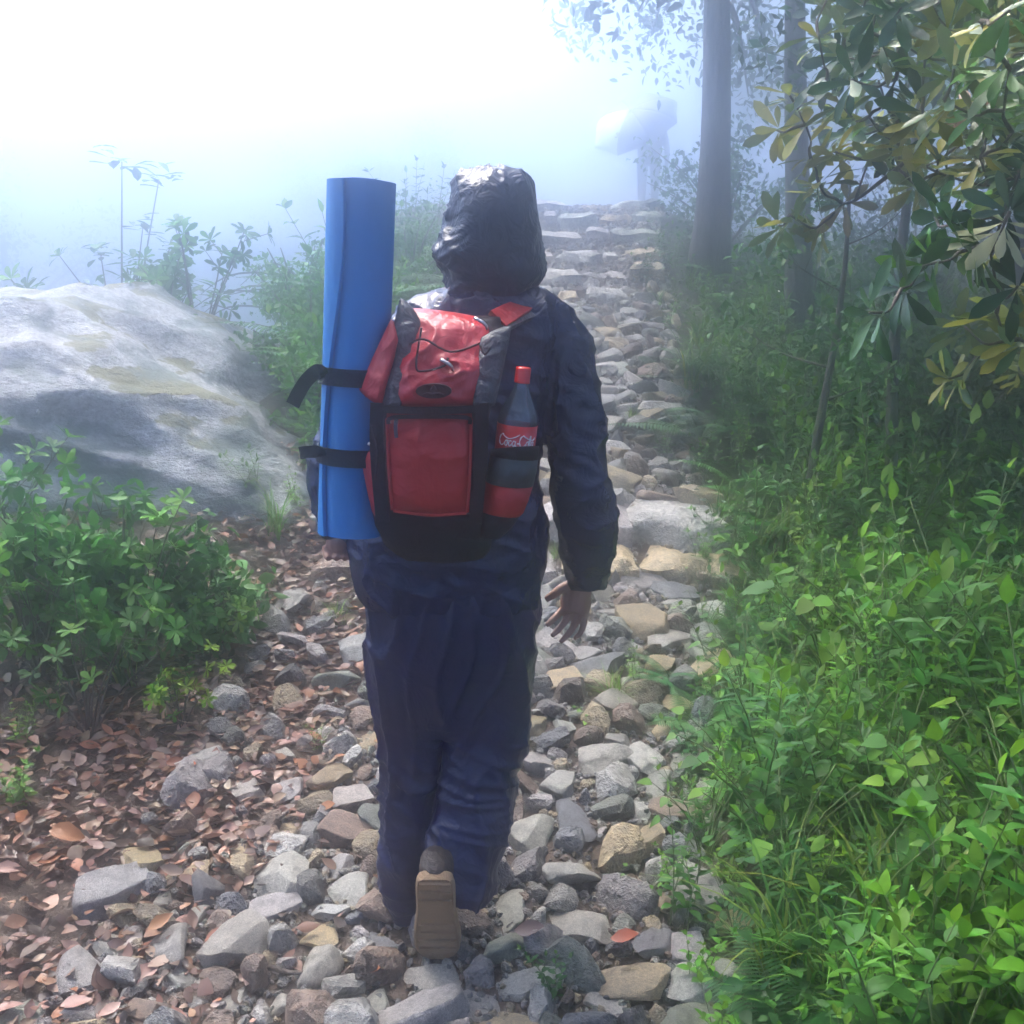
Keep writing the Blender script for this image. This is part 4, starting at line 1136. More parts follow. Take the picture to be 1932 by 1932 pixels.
# body: one continuous skin, mostly under the rainwear
B = MB()
def limb(pts, rad, n=12, sub=4): B.tube([U(*p) for p in pts], rad, n, sub)
hc = U(925, 440, 2.43)
B.ball(hc, (0.072, 0.092, 0.112), 14)
fd = Vector((-0.34, 0.94, 0)).normalized(); fs = Vector((0.94, 0.34, 0)).normalized()
B.ball(hc + fd * 0.03 + Vector((0, 0, -0.055)), (0.055, 0.07, 0.062), 12)                # jaw
B.tube([hc + fd * 0.088 + Vector((0, 0, 0.02)), hc + fd * 0.112 + Vector((0, 0, -0.022)), hc + fd * 0.092 + Vector((0, 0, -0.034))], [0.007, 0.013, 0.009], 8, 3)   # nose
B.tube([hc + fd * 0.093 + fs * s + Vector((0, 0, -0.062)) for s in (-0.022, 0, 0.022)], [0.004, 0.007, 0.004], 8, 3)                                           # mouth
for s in (-1, 1):
    B.ball(hc + fs * s * 0.073 + Vector((0, 0, -0.01)), (0.012, 0.018, 0.028), 8)                                                                       # ears
    B.ball(hc + fd * 0.08 + fs * s * 0.03 + Vector((0, 0, 0.012)), 0.012, 8)                                                                              # eyes
limb([(925, 480, 2.43), (925, 545, 2.42), (920, 600, 2.41)], [0.052, 0.05, 0.06])
B.loft([ring(560, 830, 1010, 2.41, 0.06), ring(610, 790, 1045, 2.41, 0.09), ring(750, 760, 1010, 2.39, 0.1), ring(900, 730, 990, 2.38, 0.1), ring(1050, 700, 995, 2.37, 0.11), ring(1200, 715, 990, 2.37, 0.11), ring(1280, 730, 970, 2.37, 0.09)])
limb([(1035, 630, 2.41), (1075, 770, 2.39), (1098, 925, 2.37), (1106, 1010, 2.40), (1102, 1085, 2.43)], [0.05, 0.045, 0.04, 0.036, 0.028])
limb([(800, 630, 2.41), (700, 760, 2.41), (630, 890, 2.41), (636, 960, 2.41), (640, 1010, 2.40)], [0.05, 0.045, 0.04, 0.034, 0.027])
limb([(775, 1240, 2.37), (778, 1420, 2.38), (775, 1560, 2.35), (772, 1700, 2.35)], [0.085, 0.058, 0.048, 0.036])
limb([(905, 1240, 2.37), (905, 1410, 2.37), (876, 1540, 2.28), (852, 1630, 2.235)], [0.085, 0.058, 0.048, 0.034])
limb([(772, 1690, 2.36), (772, 1722, 2.38), (772, 1700, 2.54)], [0.034, 0.036, 0.03])
limb([(852, 1630, 2.235), (830, 1680, 2.235), (828, 1770, 2.29)], [0.032, 0.030, 0.022])
# right hand: palm turned back, fingers curling towards the body
YH = 2.43
limb([(1102, 1085, YH), (1096, 1105, YH), (1090, 1130, YH), (1086, 1155, YH - 0.005)], [0.026, 0.028, 0.030, 0.027])
limb([(1076, 1112, YH), (1072, 1135, YH), (1070, 1152, YH)], [0.018, 0.019, 0.014])
limb([(1102, 1110, YH), (1103, 1135, YH), (1100, 1156, YH)], [0.014, 0.016, 0.014])
for pts, r in [([(1084, 1100, YH), (1060, 1110, YH - 0.01), (1044, 1122, YH - 0.015), (1029, 1131, YH - 0.015)], [0.013, 0.0115, 0.0105, 0.0075]),
               ([(1066, 1146, YH), (1052, 1160, YH - 0.012), (1041, 1171, YH - 0.03), (1031, 1180, YH - 0.045)], [0.0095, 0.0086, 0.008, 0.0058]),
               ([(1079, 1153, YH), (1064, 1175, YH - 0.010), (1052, 1189, YH - 0.028), (1041, 1200, YH - 0.045)], [0.0095, 0.0086, 0.008, 0.0058]),
               ([(1092, 1155, YH), (1082, 1182, YH - 0.008), (1070, 1199, YH - 0.025), (1057, 1212, YH - 0.04)], [0.0095, 0.0086, 0.0078, 0.0056]),
               ([(1104, 1150, YH), (1102, 1176, YH - 0.006), (1095, 1194, YH - 0.018), (1083, 1206, YH - 0.03)], [0.0085, 0.0076, 0.007, 0.0052])]:
    limb(pts, r, 10, 4)
# left hand below the mat
YL = 2.38
limb([(640, 1005, YL), (640, 1022, YL), (640, 1036, YL)], [0.026, 0.030, 0.026])
for k, (dx, ln) in enumerate([(-24, 0.9), (-8, 1.0), (8, 0.96), (22, 0.8)]):
    limb([(640 + dx, 1030, YL), (641 + dx, 1044 + 3 * ln, YL - 0.01), (644 + dx, 1050 + 4 * ln, YL - 0.03)], [0.0105, 0.0095, 0.007], 10, 4)
limb([(660, 1008, YL), (672, 1022, YL - 0.02), (672, 1036, YL - 0.035)], [0.013, 0.0105, 0.008], 10, 4)
body = remeshed(B.mesh('body'), 0.0034, 2, 'body')
worn('body', body, M['skin'])

# rain jacket: torso and sleeves as one shell
J = MB()
J.loft([ring(540, 852, 1008, 2.42, 0.07), ring(565, 800, 1048, 2.41, 0.09), ring(605, 765, 1075, 2.41, 0.11), ring(700, 738, 1052, 2.39, 0.12), ring(850, 704, 1020, 2.37, 0.125), ring(960, 674, 1025, 2.36, 0.13), ring(1040, 664, 1031, 2.36, 0.135), ring(1105, 668, 1024, 2.36, 0.135), ring(1135, 680, 1018, 2.36, 0.13)], 40)
def sleeve(pts):
    J.tube([U(a, b, c) for a, b, c, r in pts], [r for a, b, c, r in pts], 24, 5)
sleeve([(985, 590, 2.41, 0.062), (1035, 622, 2.41, 0.068), (1066, 690, 2.40, 0.068), (1082, 770, 2.39, 0.067), (1090, 860, 2.37, 0.066), (1098, 930, 2.36, 0.067), (1110, 990, 2.37, 0.066), (1110, 1050, 2.40, 0.058), (1108, 1090, 2.43, 0.048), (1107, 1106, 2.435, 0.045)])
sleeve([(850, 590, 2.41, 0.062), (790, 625, 2.41, 0.066), (735, 700, 2.41, 0.066), (680, 790, 2.41, 0.064), (640, 870, 2.41, 0.064), (634, 930, 2.41, 0.060), (640, 980, 2.40, 0.050), (641, 1008, 2.40, 0.044)])
jk = remeshed(J.mesh('rain_jacket'), 0.0065, 3, 'rain_jacket')
def jfold(p, n):
    arm = smooth(0.10, 0.16, p[0]) if p[0] > 0 else 0.0
    w1 = nz(p, 6, 2.0)
    f = ridge((p[0] * 1.0 + 0.25 * p[2] + 0.05 * w1, p[1] * 0.8, p[2] * 0.55 + 0.08 * w1), 14, 4.0) ** 3 * 0.008
    f += ridge((p[0] * 0.6, p[1] * 0.8, p[2] * 1.5 + 0.5 * p[0]), 13, 9.0) ** 3 * 0.0075
    return f - 0.004 + 0.006 * nz(p, 7, 1.0)
displace(jk, jfold)
JK = worn('rain_jacket', jk, M['navy'])
JK['label'] = 'wet navy rain jacket, creased and shining on the shoulder'

# hood: an open shell whose brim looks ahead and a little to one side
hr = [(314, 922, 946, 2.42, 0.014), (320, 896, 972, 2.42, 0.05), (333, 870, 994, 2.42, 0.082), (354, 856, 1008, 2.42, 0.105), (395, 847, 1017, 2.425, 0.125), (440, 836, 1026, 2.43, 0.132), (478, 816, 1033, 2.43, 0.132), (512, 838, 1034, 2.425, 0.122), (540, 846, 1022, 2.42, 0.105), (562, 850, 1008, 2.415, 0.09), (600, 842, 1015, 2.41, 0.085)]
H = MB(); H.loft([ring(*r, 2.15) for r in hr], 110, 11, cap=False)
hm = mesh_from('hood', H.v, H.f)
bm = bmesh.new(); bm.from_mesh(hm)
bmesh.ops.recalc_face_normals(bm, faces=bm.faces)
bm.faces.ensure_lookup_table()
zt = U(930, 345, 2.42).z; zb = U(930, 520, 2.42).z
tv = [v for v in bm.verts if v.co.z > U(930, 317, 2.42).z]
bmesh.ops.contextual_create(bm, geom=[e for e in bm.edges if e.is_boundary and e.verts[0].co.z > zt])
kill = []
for f in bm.faces:
    c = f.calc_center_median(); d = Vector((c.x - hc.x, c.y - hc.y, 0))
    if d.length > 0 and d.normalized().dot(fd) > 0.52 + 0.2 * abs((c.z - (zt + zb) / 2) / (zt - zb)) ** 2 and zb < c.z < zt: kill.append(f)
bmesh.ops.delete(bm, geom=kill, context='FACES')
bm.to_mesh(hm); bm.free(); hm.shade_smooth()
def hfold(p, n):
    q = (p[0] - hc.x, p[1] - hc.y, p[2] - hc.z)
    a = math.atan2(q[0], -q[1]); w1 = nz(q, 9, 3)
    side = smooth(0.25, 1.0, abs(a))
    f = ridge((a * 0.9 + q[2] * 5.5 * (1 if a < 0 else -1) + 0.35 * w1, q[2] * 2.2, 0), 2.2, 1.3) ** 2 * 0.010 * (0.25 + 0.75 * side)
    f += ridge((a * 1.2 + 0.4 * w1, q[2] * 9, 0.5), 2.0, 5.3) ** 2 * 0.007 * (0.15 + 0.85 * side)
    f *= 1.0 - 0.65 * smooth(0.3, 1.0, a)
    top = smooth(0.07, 0.125, q[2])
    f += ridge((q[0] * 17, q[1] * 17, q[2] * 6), 1.0, 2.2) ** 2 * 0.008 * top
    f += ridge((a * 1.3 - q[2] * 9 + 0.6 * w1, q[2] * 6, 0.2), 3.1, 8.8) ** 3 * 0.005 * smooth(-0.1, -0.7, a)
    return f - 0.007 + 0.004 * nz(q, 10, 6)
displace(hm, hfold)
HD = worn('hood', hm, M['navy_shine'], JK)
so = HD.modifiers.new('cloth', 'SOLIDIFY'); so.thickness = 0.004; so.offset = -1
HD['label'] = 'crinkled wet navy hood pulled up over the head'

# rain trousers
Tm = MB()
Tm.loft([ring(1070, 684, 1014, 2.36, 0.118), ring(1150, 688, 1016, 2.36, 0.132), ring(1250, 698, 1004, 2.36, 0.125), ring(1330, 704, 996, 2.365, 0.115), ring(1370, 715, 985, 2.365, 0.09)], 36)
Tm.loft([ring(1200, 692, 860, 2.36, 0.11), ring(1300, 700, 850, 2.36, 0.105), ring(1370, 712, 846, 2.365, 0.098), ring(1450, 719, 834, 2.365, 0.088), ring(1560, 724, 826, 2.35, 0.078), ring(1625, 720, 818, 2.345, 0.074), ring(1690, 732, 806, 2.345, 0.07), ring(1722, 744, 800, 2.345, 0.064)], 30)
Tm.loft([ring(1200, 850, 1012, 2.36, 0.11), ring(1300, 846, 1002, 2.36, 0.105), ring(1400, 836, 994, 2.35, 0.10), ring(1480, 828, 976, 2.32, 0.09), ring(1560, 816, 960, 2.28, 0.082)] +
        [(U(866, 1625, 2.245), Vector((0.084, 0, -0.012)), Vector((0, 0.078, 0.02)), 2.2), (U(868, 1662, 2.235), Vector((0.080, 0, -0.020)), Vector((0, 0.075, 0.03)), 2.2)], 30)
tr = remeshed(Tm.mesh('rain_trousers'), 0.0065, 3, 'rain_trousers')
zk, zf = U(850, 1430, 2.36).z, U(850, 1600, 2.3).z
def tfold(p, n):
    w1 = nz(p, 5, 1.0); low = smooth(zk + 0.12, zf, p[2]); kn = math.exp(-((p[2] - zk) / 0.09) ** 2)
    f = ridge((p[0] * 0.9 + 0.05 * w1, p[1] * 0.7, p[2] * 0.22), 16, 3.0) ** 3 * 0.013
    f += ridge((p[0] * 0.4, p[1] * 0.6, p[2] * 1.6 + 0.35 * p[0] + 0.04 * w1), 15, 7.0) ** 3 * 0.009 * (0.15 + 0.6 * low + 0.9 * kn)
    return f - 0.004 + 0.005 * nz(p, 6, 5.0)
displace(tr, tfold)
TR = worn('rain_trousers', tr, M['navy_leg']); TR['label'] = 'wet navy rain trousers bunched at the ankles'

# sewn side seams down the trouser legs and round the jacket hem
for pts in ([(706, 1200, 2.30), (716, 1330, 2.30), (727, 1450, 2.31), (732, 1560, 2.30), (728, 1640, 2.30)], [(852, 1180, 2.233), (850, 1260, 2.240), (848, 1320, 2.255)]):
    sm = MB(); sm.tube([U(*p) for p in pts], 0.0022, 6, 6); worn('seam', sm.mesh('seam'), M['navy_leg'], TR)

# shoes
def shoe(heel, toe, upv, name):
    heel, toe = Vector(heel), Vector(toe); x = (toe - heel); ln = x.length; x.normalize(); y = Vector(upv).cross(x).normalized(); z = x.cross(y)
    Mx = Matrix.Translation(heel) @ Matrix((x, y, z)).transposed().to_4x4()
    S = MB(); st = [(0.0, 0.026), (0.03, 0.037), (0.10, 0.041), (0.2, 0.042), (0.38, 0.042), (0.55, 0.047), (0.70, 0.051), (0.83, 0.051), (0.93, 0.042), (1.0, 0.020)]
    A = catmull(st, 5); n = len(A)
    for zz in (0, 1):
        V = []
    def outline(scale, z0): return [(a[0] * ln, a[1] * scale, z0) for a in A] + [(a[0] * ln, -a[1] * scale, z0) for a in A[::-1]]
    layers = [outline(0.94, 0.0), outline(1.02, 0.004), outline(1.04, 0.016), outline(0.98, 0.024)]
    m_ = len(layers[0]); V = [p for l in layers for p in l]; F = []
    for i in range(len(layers) - 1):
        for k in range(m_):
            k2 = (k + 1) % m_; F.append((i * m_ + k, i * m_ + k2, (i + 1) * m_ + k2, (i + 1) * m_ + k))
    F.append(tuple(reversed(range(m_)))); F.append(tuple((len(layers) - 1) * m_ + k for k in range(m_)))
    S.add([Mx @ Vector(p) for p in V], F)
    for k in range(9):                                            # tread bars
        t = 0.06 + 0.1 * k
        if 0.34 < t < 0.48: continue
        hw = float(np.interp(t, [a[0] for a in A], [a[1] for a in A])) * 0.84
        c = [(t * ln - 0.008, -hw, -0.006), (t * ln + 0.008, -hw, -0.006), (t * ln + 0.008, hw, -0.006), (t * ln - 0.008, hw, -0.006)]
        c += [(p[0], p[1], 0.003) for p in c]
        S.add([Mx @ Vector(p) for p in c], [(0, 3, 2, 1), (4, 5, 6, 7), (0, 1, 5, 4), (1, 2, 6, 5), (2, 3, 7, 6), (3, 0, 4, 7)])
    Up = MB(); rows = []
    for t, hw, h in [(-0.01, 0.020, 0.06), (0.03, 0.034, 0.085), (0.14, 0.039, 0.10), (0.28, 0.038, 0.10), (0.42, 0.037, 0.085), (0.58, 0.042, 0.066), (0.74, 0.046, 0.052), (0.88, 0.042, 0.045), (0.98, 0.022, 0.032)]:
        rows.append((Mx @ Vector((t * ln, 0, 0.014 + h / 2)), (Mx.to_3x3() @ Vector((0, hw, 0))), (Mx.to_3x3() @ Vector((0, 0, h / 2))), 2.4))
    Up.loft(rows, 22, 4)
    o = worn(name, Up.mesh('shoe'), M['shoe'])
    s = link('sole', S.mesh('sole', sharp=40), o, M['sole']); return o
r_ = shoe(U(820, 1660, 2.118), U(826, 1810, 2.215), (0.0, 0.96, 0.28), 'shoe'); r_['label'] = 'muddy tan-soled shoe pushing off, heel raised'
lz = ground(U(772, 1735, 2.33).x, 2.45) + 0.02
l_ = shoe((U(772, 1735, 2.33).x, 2.335, max(lz, U(772, 1742, 2.335).z)), (U(772, 1735, 2.33).x - 0.01, 2.60, max(lz, U(772, 1742, 2.335).z) + 0.01), (0, 0, 1), 'shoe')
tag(PERSON, 'hiker in wet navy rain suit with hood up, walking away up the stony trail', 'person')

# ------------------------------------------------------------------ red backpack
PK = empty('backpack', U(815, 1040, 2.2)); KO = -Vector(PK.location)
def pk(name, me, m, label=None, parent=None):
    o = link(name, me, parent or PK, m)
    if parent is None: o.location = KO
    if label: o['label'] = label
    return o
def pad(corners, Ys, bulge, thick, wr=0.004, wscale=22, seed=1, nu=26, nv=26, e=3.0, round_=0.12, wdir=(1, 1, 1)):
    """a stuffed cloth panel: four corners as pixels (top left, top right, bottom right, bottom left) with their depths"""
    tl, trr, br, bl = [Vector((c[0], c[1], y)) for c, y in zip(corners, Ys)]
    V = []; F = []
    rng = random.Random(seed)
    for side in (0, 1):
        for j in range(nv + 1):
            for i in range(nu + 1):
                u, v = i / nu, j / nv
                a, b = 2 * u - 1, 2 * v - 1
                # round the corners
                a2 = a * math.sqrt(1 - round_ * b * b); b2 = b * math.sqrt(1 - round_ * a * a)
                uu, vv = (a2 + 1) / 2, (b2 + 1) / 2
                q = tl.lerp(trr, uu).lerp(bl.lerp(br, uu), vv)
                k = (1 - abs(a) ** e) * (1 - abs(b) ** e)
                k = max(0, k) ** 0.6
                p = U(q.x, q.y, q.z)
                if side == 0:
                    f = ridge((p.x * wdir[0], p.y * wdir[1], p.z * wdir[2]), wscale, seed) ** 3 + 0.35 * ridge((p.x * wdir[0], p.y * wdir[1], p.z * wdir[2] * 1.4), wscale * 2.3, seed + 7) ** 2
                    p = p + Vector((0, -1, 0.12)) * (bulge * k + k * (wr * f + wr * 0.8 * nz(p, wscale * 0.8, seed + 4)))
                else:
                    p = p + Vector((0, thick * (0.35 + 0.65 * k), 0))
                V.append(p)
    m = (nu + 1) * (nv + 1)
    for j in range(nv):
        for i in range(nu):
            a = j * (nu + 1) + i; q = (a, a + 1, a + nu + 2, a + nu + 1)
            F.append(q[::-1]); F.append(tuple(x + m for x in q))
    per = [i for i in range(nu + 1)] + [j * (nu + 1) + nu for j in range(1, nv + 1)] + [nv * (nu + 1) + i for i in range(nu - 1, -1, -1)] + [j * (nu + 1) for j in range(nv - 1, 0, -1)]
    for a, b in zip(per, per[1:] + per[:1]): F.append((a, b, b + m, a + m))
    mb = MB(); mb.add(V, F); return mb
C = MB(); C.loft([ring(598, 770, 945, 2.22, 0.05, 3), ring(640, 735, 950, 2.205, 0.075, 3), ring(700, 705, 945, 2.195, 0.095, 3), ring(780, 700, 925, 2.185, 0.10, 3), ring(870, 692, 914, 2.18, 0.105, 3), ring(960, 700, 915, 2.185, 0.10, 3), ring(1015, 725, 930, 2.195, 0.09, 3), ring(1048, 765, 915, 2.21, 0.06, 3)], 40)
cm = C.mesh('main_compartment'); displace(cm, lambda p, n: 0.004 * ridge(p, 14, 2) ** 3 + 0.004 * nz(p, 12, 1) - 0.003)
pk('main_compartment', cm, M['black'], 'dark lower body of the pack')
pk('lid', pad([(770, 577), (950, 606), (903, 768), (722, 768)], [2.20, 2.20, 2.085, 2.085], 0.05, 0.10, 0.012, 15, 3, 48, 48, 3.2, 0.10, (1, 1, 0.8)).mesh('lid'), M['red'], 'glossy wet red top lid, crumpled')
pk('side_band', pad([(754, 555), (798, 606), (756, 772), (712, 766)], [2.17, 2.15, 2.065, 2.085], 0.018, 0.06, 0.006, 30, 5, 20, 34, 3, 0.12, (0.5, 0.5, 1.5)).mesh('side_band'), M['grey'])
pk('side_band', pad([(906, 634), (968, 610), (934, 770), (890, 768)], [2.13, 2.17, 2.085, 2.07], 0.016, 0.06, 0.006, 30, 6, 20, 34, 3, 0.12, (0.5, 0.5, 1.5)).mesh('side_band'), M['grey'])
pk('front_pocket', pad([(726, 776), (893, 776), (886, 972), (735, 966)], [2.082, 2.082, 2.085, 2.085], 0.024, 0.05, 0.008, 9, 8, 40, 40, 4, 0.08).mesh('front_pocket'), M['red_dark'], 'plain red front pocket')
pk('side_panel', pad([(738, 598), (752, 640), (720, 770), (674, 738)], [2.14, 2.10, 2.075, 2.11], 0.02, 0.07, 0.006, 20, 9).mesh('side_panel'), M['red_dark'])
pk('side_panel', pad([(676, 856), (708, 850), (722, 990), (702, 968)], [2.125, 2.09, 2.10, 2.12], 0.010, 0.07, 0.004, 20, 10).mesh('side_panel'), M['red_dark'])
pk('bottom_panel', pad([(728, 968), (915, 968), (905, 1050), (755, 1052)], [2.092, 2.092, 2.14, 2.14], 0.014, 0.05, 0.005, 16, 12).mesh('bottom_panel'), M['black'])
for x0, x1 in ((909, 897), (712, 722)):
    s = MB(); s.ribbon([U(x0, 760, 2.075), U(x0 - 1, 850, 2.07), U(x1, 985, 2.08)], 0.026, 0.006); pk('strap', s.mesh('strap', False), M['black'])
s = MB(); s.ribbon([U(722, 772, 2.07), U(810, 775, 2.062), U(905, 772, 2.07)], 0.014, 0.005, (0, -1, 0.1)); pk('lid_seam', s.mesh('lid_seam', False), M['black'])
# zip, seams and webbing on the front pocket
s = MB(); s.ribbon([U(733, 800, 2.056), U(740, 788, 2.055), U(810, 786, 2.050), U(880, 788, 2.055), U(886, 800, 2.056)], 0.008, 0.003, (0, -1, 0.1)); pk('zip', s.mesh('zip', False), M['black'])
s = MB(); s.ribbon([U(748, 790, 2.05), U(746, 806, 2.047), U(748, 826, 2.047)], 0.007, 0.003, (0, -1, 0.1), 3); pk('zip_pull', s.mesh('zip_pull', False), M['grey'])
for a in (((730, 790), (733, 880), (740, 962)), ((889, 790), (887, 880), (882, 966)), ((742, 964), (812, 972), (880, 968))):
    s = MB(); s.tube([U(x, y, 2.068) for x, y in a], 0.003, 6, 5); pk('piping', s.mesh('piping'), M['red_dark'])
# cords and buckles over the lid
s = MB()
for pts in ([(772, 650), (800, 640), (850, 664), (905, 648)], [(795, 618), (785, 690), (800, 700), (838, 690), (845, 675)], [(905, 650), (915, 668), (925, 655)], [(700, 800), (712, 850), (708, 905)]):
    s.tube([U(a, b, 2.062 - 0.012 * math.sin(i * 1.2)) for i, (a, b) in enumerate(pts)], 0.0022, 7, 5)
pk('cord', s.mesh('cord'), M['black'])
for a, b in ((906, 606), (842, 684), (706, 842)):
    s = MB(); p = U(a, b, 2.075 if a > 800 else 2.085); s.tube([p + Vector((-0.010, 0, 0.006)), p + Vector((0.008, -0.006, -0.004)), p + Vector((0.012, 0, -0.014))], [0.006, 0.0055, 0.004], 8, 3, flat=0.6); pk('buckle', s.mesh('buckle'), M['silver'])
# dark oval maker's patch, its mark too small to read
s = MB(); V = []; F = []
pc = [U(818 + 34 * math.cos(a), 738 + 14 * math.sin(a), 2.032) for a in [6.283 * k / 32 for k in range(32)]]
V = pc + [p + Vector((0, 0.012, 0)) for p in pc]; F = [tuple(reversed(range(32))), tuple(range(32, 64))] + [(k, (k + 1) % 32, 32 + (k + 1) % 32, 32 + k) for k in range(32)]
s.add(V, F); patch = pk('logo_patch', s.mesh('logo_patch', False), M['black'], 'dark oval patch with a faint pale mark')
s = MB()
for pts in ([(812, 737), (818, 727), (824, 737)], [(797, 744), (806, 741), (815, 744), (824, 741), (838, 744)]):
    s.tube([U(a, b, 2.031) for a, b in pts], 0.0011, 5, 3)
o = link('logo_mark', s.mesh('logo_mark'), patch, M['grey'])
# shoulder straps
def sstrap(pts, wd, m, nm, nrm): 
    s = MB(); s.ribbon([U(*p) for p in pts], wd, 0.012, nrm, 6); return pk(nm, s.mesh('strap', False), m)
ns = [Vector((0.3, -0.8, 0.6)), Vector((0.3, -0.3, 0.9)), Vector((0.3, 0.3, 0.9)), Vector((0.3, 1, 0.2)), Vector((0.3, 1, 0)), Vector((0.9, 0.3, -0.2)), Vector((0.3, -1, 0))]
sstrap([(938, 604, 2.24), (975, 584, 2.31), (1000, 574, 2.39), (1008, 592, 2.50), (1005, 700, 2.54), (1010, 850, 2.51), (950, 960, 2.28)], 0.045, M['red_dark'], 'shoulder_strap', ns)
nl_ = [Vector((-n.x, n.y, n.z)) for n in ns]
sstrap([(800, 596, 2.24), (806, 600, 2.31), (812, 592, 2.39), (812, 605, 2.50), (790, 700, 2.54), (760, 850, 2.51), (745, 960, 2.28)], 0.04, M['black'], 'shoulder_strap', nl_)
sstrap([(945, 620, 2.235), (978, 603, 2.285), (1008, 590, 2.335), (1032, 572, 2.375), (1048, 562, 2.43)], 0.022, M['grey'], 'load_strap', [Vector((0.1, -0.8, 0.6)), Vector((0.5, -0.6, 0.7))])
tag(PK, 'red and grey hiking backpack worn on the back of the hooded hiker', 'backpack')

# ------------------------------------------------------------------ blue foam mat, rolled, strapped upright to the pack
ma, mb_ = U(664, 1005, 2.165), U(685, 344, 2.185); ax = (mb_ - ma); mln = ax.length; ax.normalize(); mu = Vector((1, 0, 0)); mu = (mu - ax * mu.dot(ax)).normalized(); mv = ax.cross(mu)
MAT = MB(); V = []; F = []
turns, r0, r1, th, nst, nl = 4.15, 0.024, 0.0655, 0.0082, 190, 14
def spiral(t, off, z):
    a = -2.25 + (t - 1) * turns * 6.283
    wob = 1 + 0.012 * nz((math.cos(a) * 2, math.sin(a) * 2, z * 2.0), 1.0, 2)
    r = (r0 + (r1 - r0) * t) * wob + off
    return r * math.cos(a), r * math.sin(a)
for j in range(nl + 1):
    z = j / nl
    for i in range(nst + 1):
        for off in (-th / 2, th / 2):
            t = i / nst
            x_, y_ = spiral(t * (1 - 0.012 * math.sin(z * 5.0 + 0.4) * (t > 0.9)), off, z)
            V.append(ma + ax * mln * z + mu * x_ + mv * y_ + ax * 0.006 * (1 - t) * (1 if j == nl else 0))
w2 = 2 * (nst + 1)
for j in range(nl):
    for i in range(nst):
        a = j * w2 + 2 * i
        F.append((a + 1, a + 3, a + 3 + w2, a + 1 + w2)); F.append((a, a + w2, a + 2 + w2, a + 2))
    a = j * w2; F.append((a, a + 1, a + 1 + w2, a + w2)); a = j * w2 + 2 * nst; F.append((a, a + w2, a + 1 + w2, a + 1))
for i in range(nst):
    a = 2 * i; F.append((a, a + 2, a + 3, a + 1)); a = nl * w2 + 2 * i; F.append((a, a + 1, a + 3, a + 2))
MAT.add([v - ma for v in V], F)
mo = link('sleeping_mat', MAT.mesh('sleeping_mat', sharp=40), None, M['foam']); mo.location = ma
tag(mo, 'tall rolled blue foam sleeping mat strapped upright beside the backpack', 'sleeping mat')
def matstrap(py, tail):
    t = (ma.z - U(664, py, 2.165).z) / (ma.z - mb_.z); c = ma + ax * mln * t
    s = MB(); P = []; Nn = []
    for k in range(25):
        a = 0.35 - 6.283 * k / 24 * 0.97; d = mu * math.cos(a) + mv * math.sin(a); P.append(c + d * 0.0735); Nn.append(d)
    s.ribbon(P, 0.034, 0.0025, Nn, 2)
    s.ribbon([c + mu * 0.072 - mv * 0.0 + Vector((0, -0.02, 0)), c + mu * 0.085 + Vector((0, -0.045, 0)), U(706, py + 4, 2.10)], 0.032, 0.003, (0, -1, 0.1), 4)
    s.ribbon([c - mu * 0.058 + Vector((0, -0.048, 0))] + [U(*p) for p in tail], 0.024 if py > 800 else 0.027, 0.0025, (0, -1, 0.2), 6)
    pk('mat_strap', s.mesh('mat_strap', False), M['black'])
matstrap(710, [(600, 700, 2.10), (580, 716, 2.09), (564, 740, 2.09), (552, 764, 2.09)])
matstrap(857, [(600, 853, 2.10), (580, 853, 2.095), (565, 855, 2.09)])

# ------------------------------------------------------------------ drink bottle in the side pocket
ba, bb = U(962, 930, 2.125), U(988, 692, 2.125); bx = (bb - ba); bln = bx.length; bx.normalize(); bu = (Vector((1, 0, 0)) - bx * bx.x).normalized(); bv = bx.cross(bu)
BR = 37.5 * PXS(800, 2.125)
def lathe(prof, name, n=40, a0=0, a1=6.2832, closed=True):
    V = []; F = []
    for t, r in prof:
        for k in range(n + (0 if closed else 1)):
            a = a0 + (a1 - a0) * k / n; V.append(bx * bln * t + (bu * math.cos(a) + bv * math.sin(a)) * r)
    m = n + (0 if closed else 1)
    for i in range(len(prof) - 1):
        for k in range(n if closed else m - 1):
            k2 = (k + 1) % m; F.append((i * m + k, i * m + k2, (i + 1) * m + k2, (i + 1) * m + k))
    s = MB(); s.add(V, F); return s.mesh(name)
pm, pt, po = mat('clear_plastic')
gl = pt.nodes.new('ShaderNodeBsdfGlossy'); gl.inputs['Roughness'].default_value = 0.08; gl.inputs['Color'].default_value = (0.9, 0.95, 1, 1)
tp = pt.nodes.new('ShaderNodeBsdfTransparent'); tp.inputs['Color'].default_value = (0.80, 0.86, 0.90, 1)
df = pt.nodes.new('ShaderNodeBsdfDiffuse'); df.inputs['Color'].default_value = (0.35, 0.42, 0.48, 1)
lw = pt.nodes.new('ShaderNodeLayerWeight'); lw.inputs['Blend'].default_value = 0.35
m1 = pt.nodes.new('ShaderNodeMixShader'); m2 = pt.nodes.new('ShaderNodeMixShader'); m2.inputs[0].default_value = 0.16
pt.links.new(tp.outputs[0], m2.inputs[1]); pt.links.new(df.outputs[0], m2.inputs[2])
pt.links.new(lw.outputs['Fresnel'], m1.inputs[0]); pt.links.new(m2.outputs[0], m1.inputs[1]); pt.links.new(gl.outputs[0], m1.inputs[2]); pt.links.new(m1.outputs[0], po.inputs[0])
M['pet'] = pm
BO = empty('drink_bottle', ba)
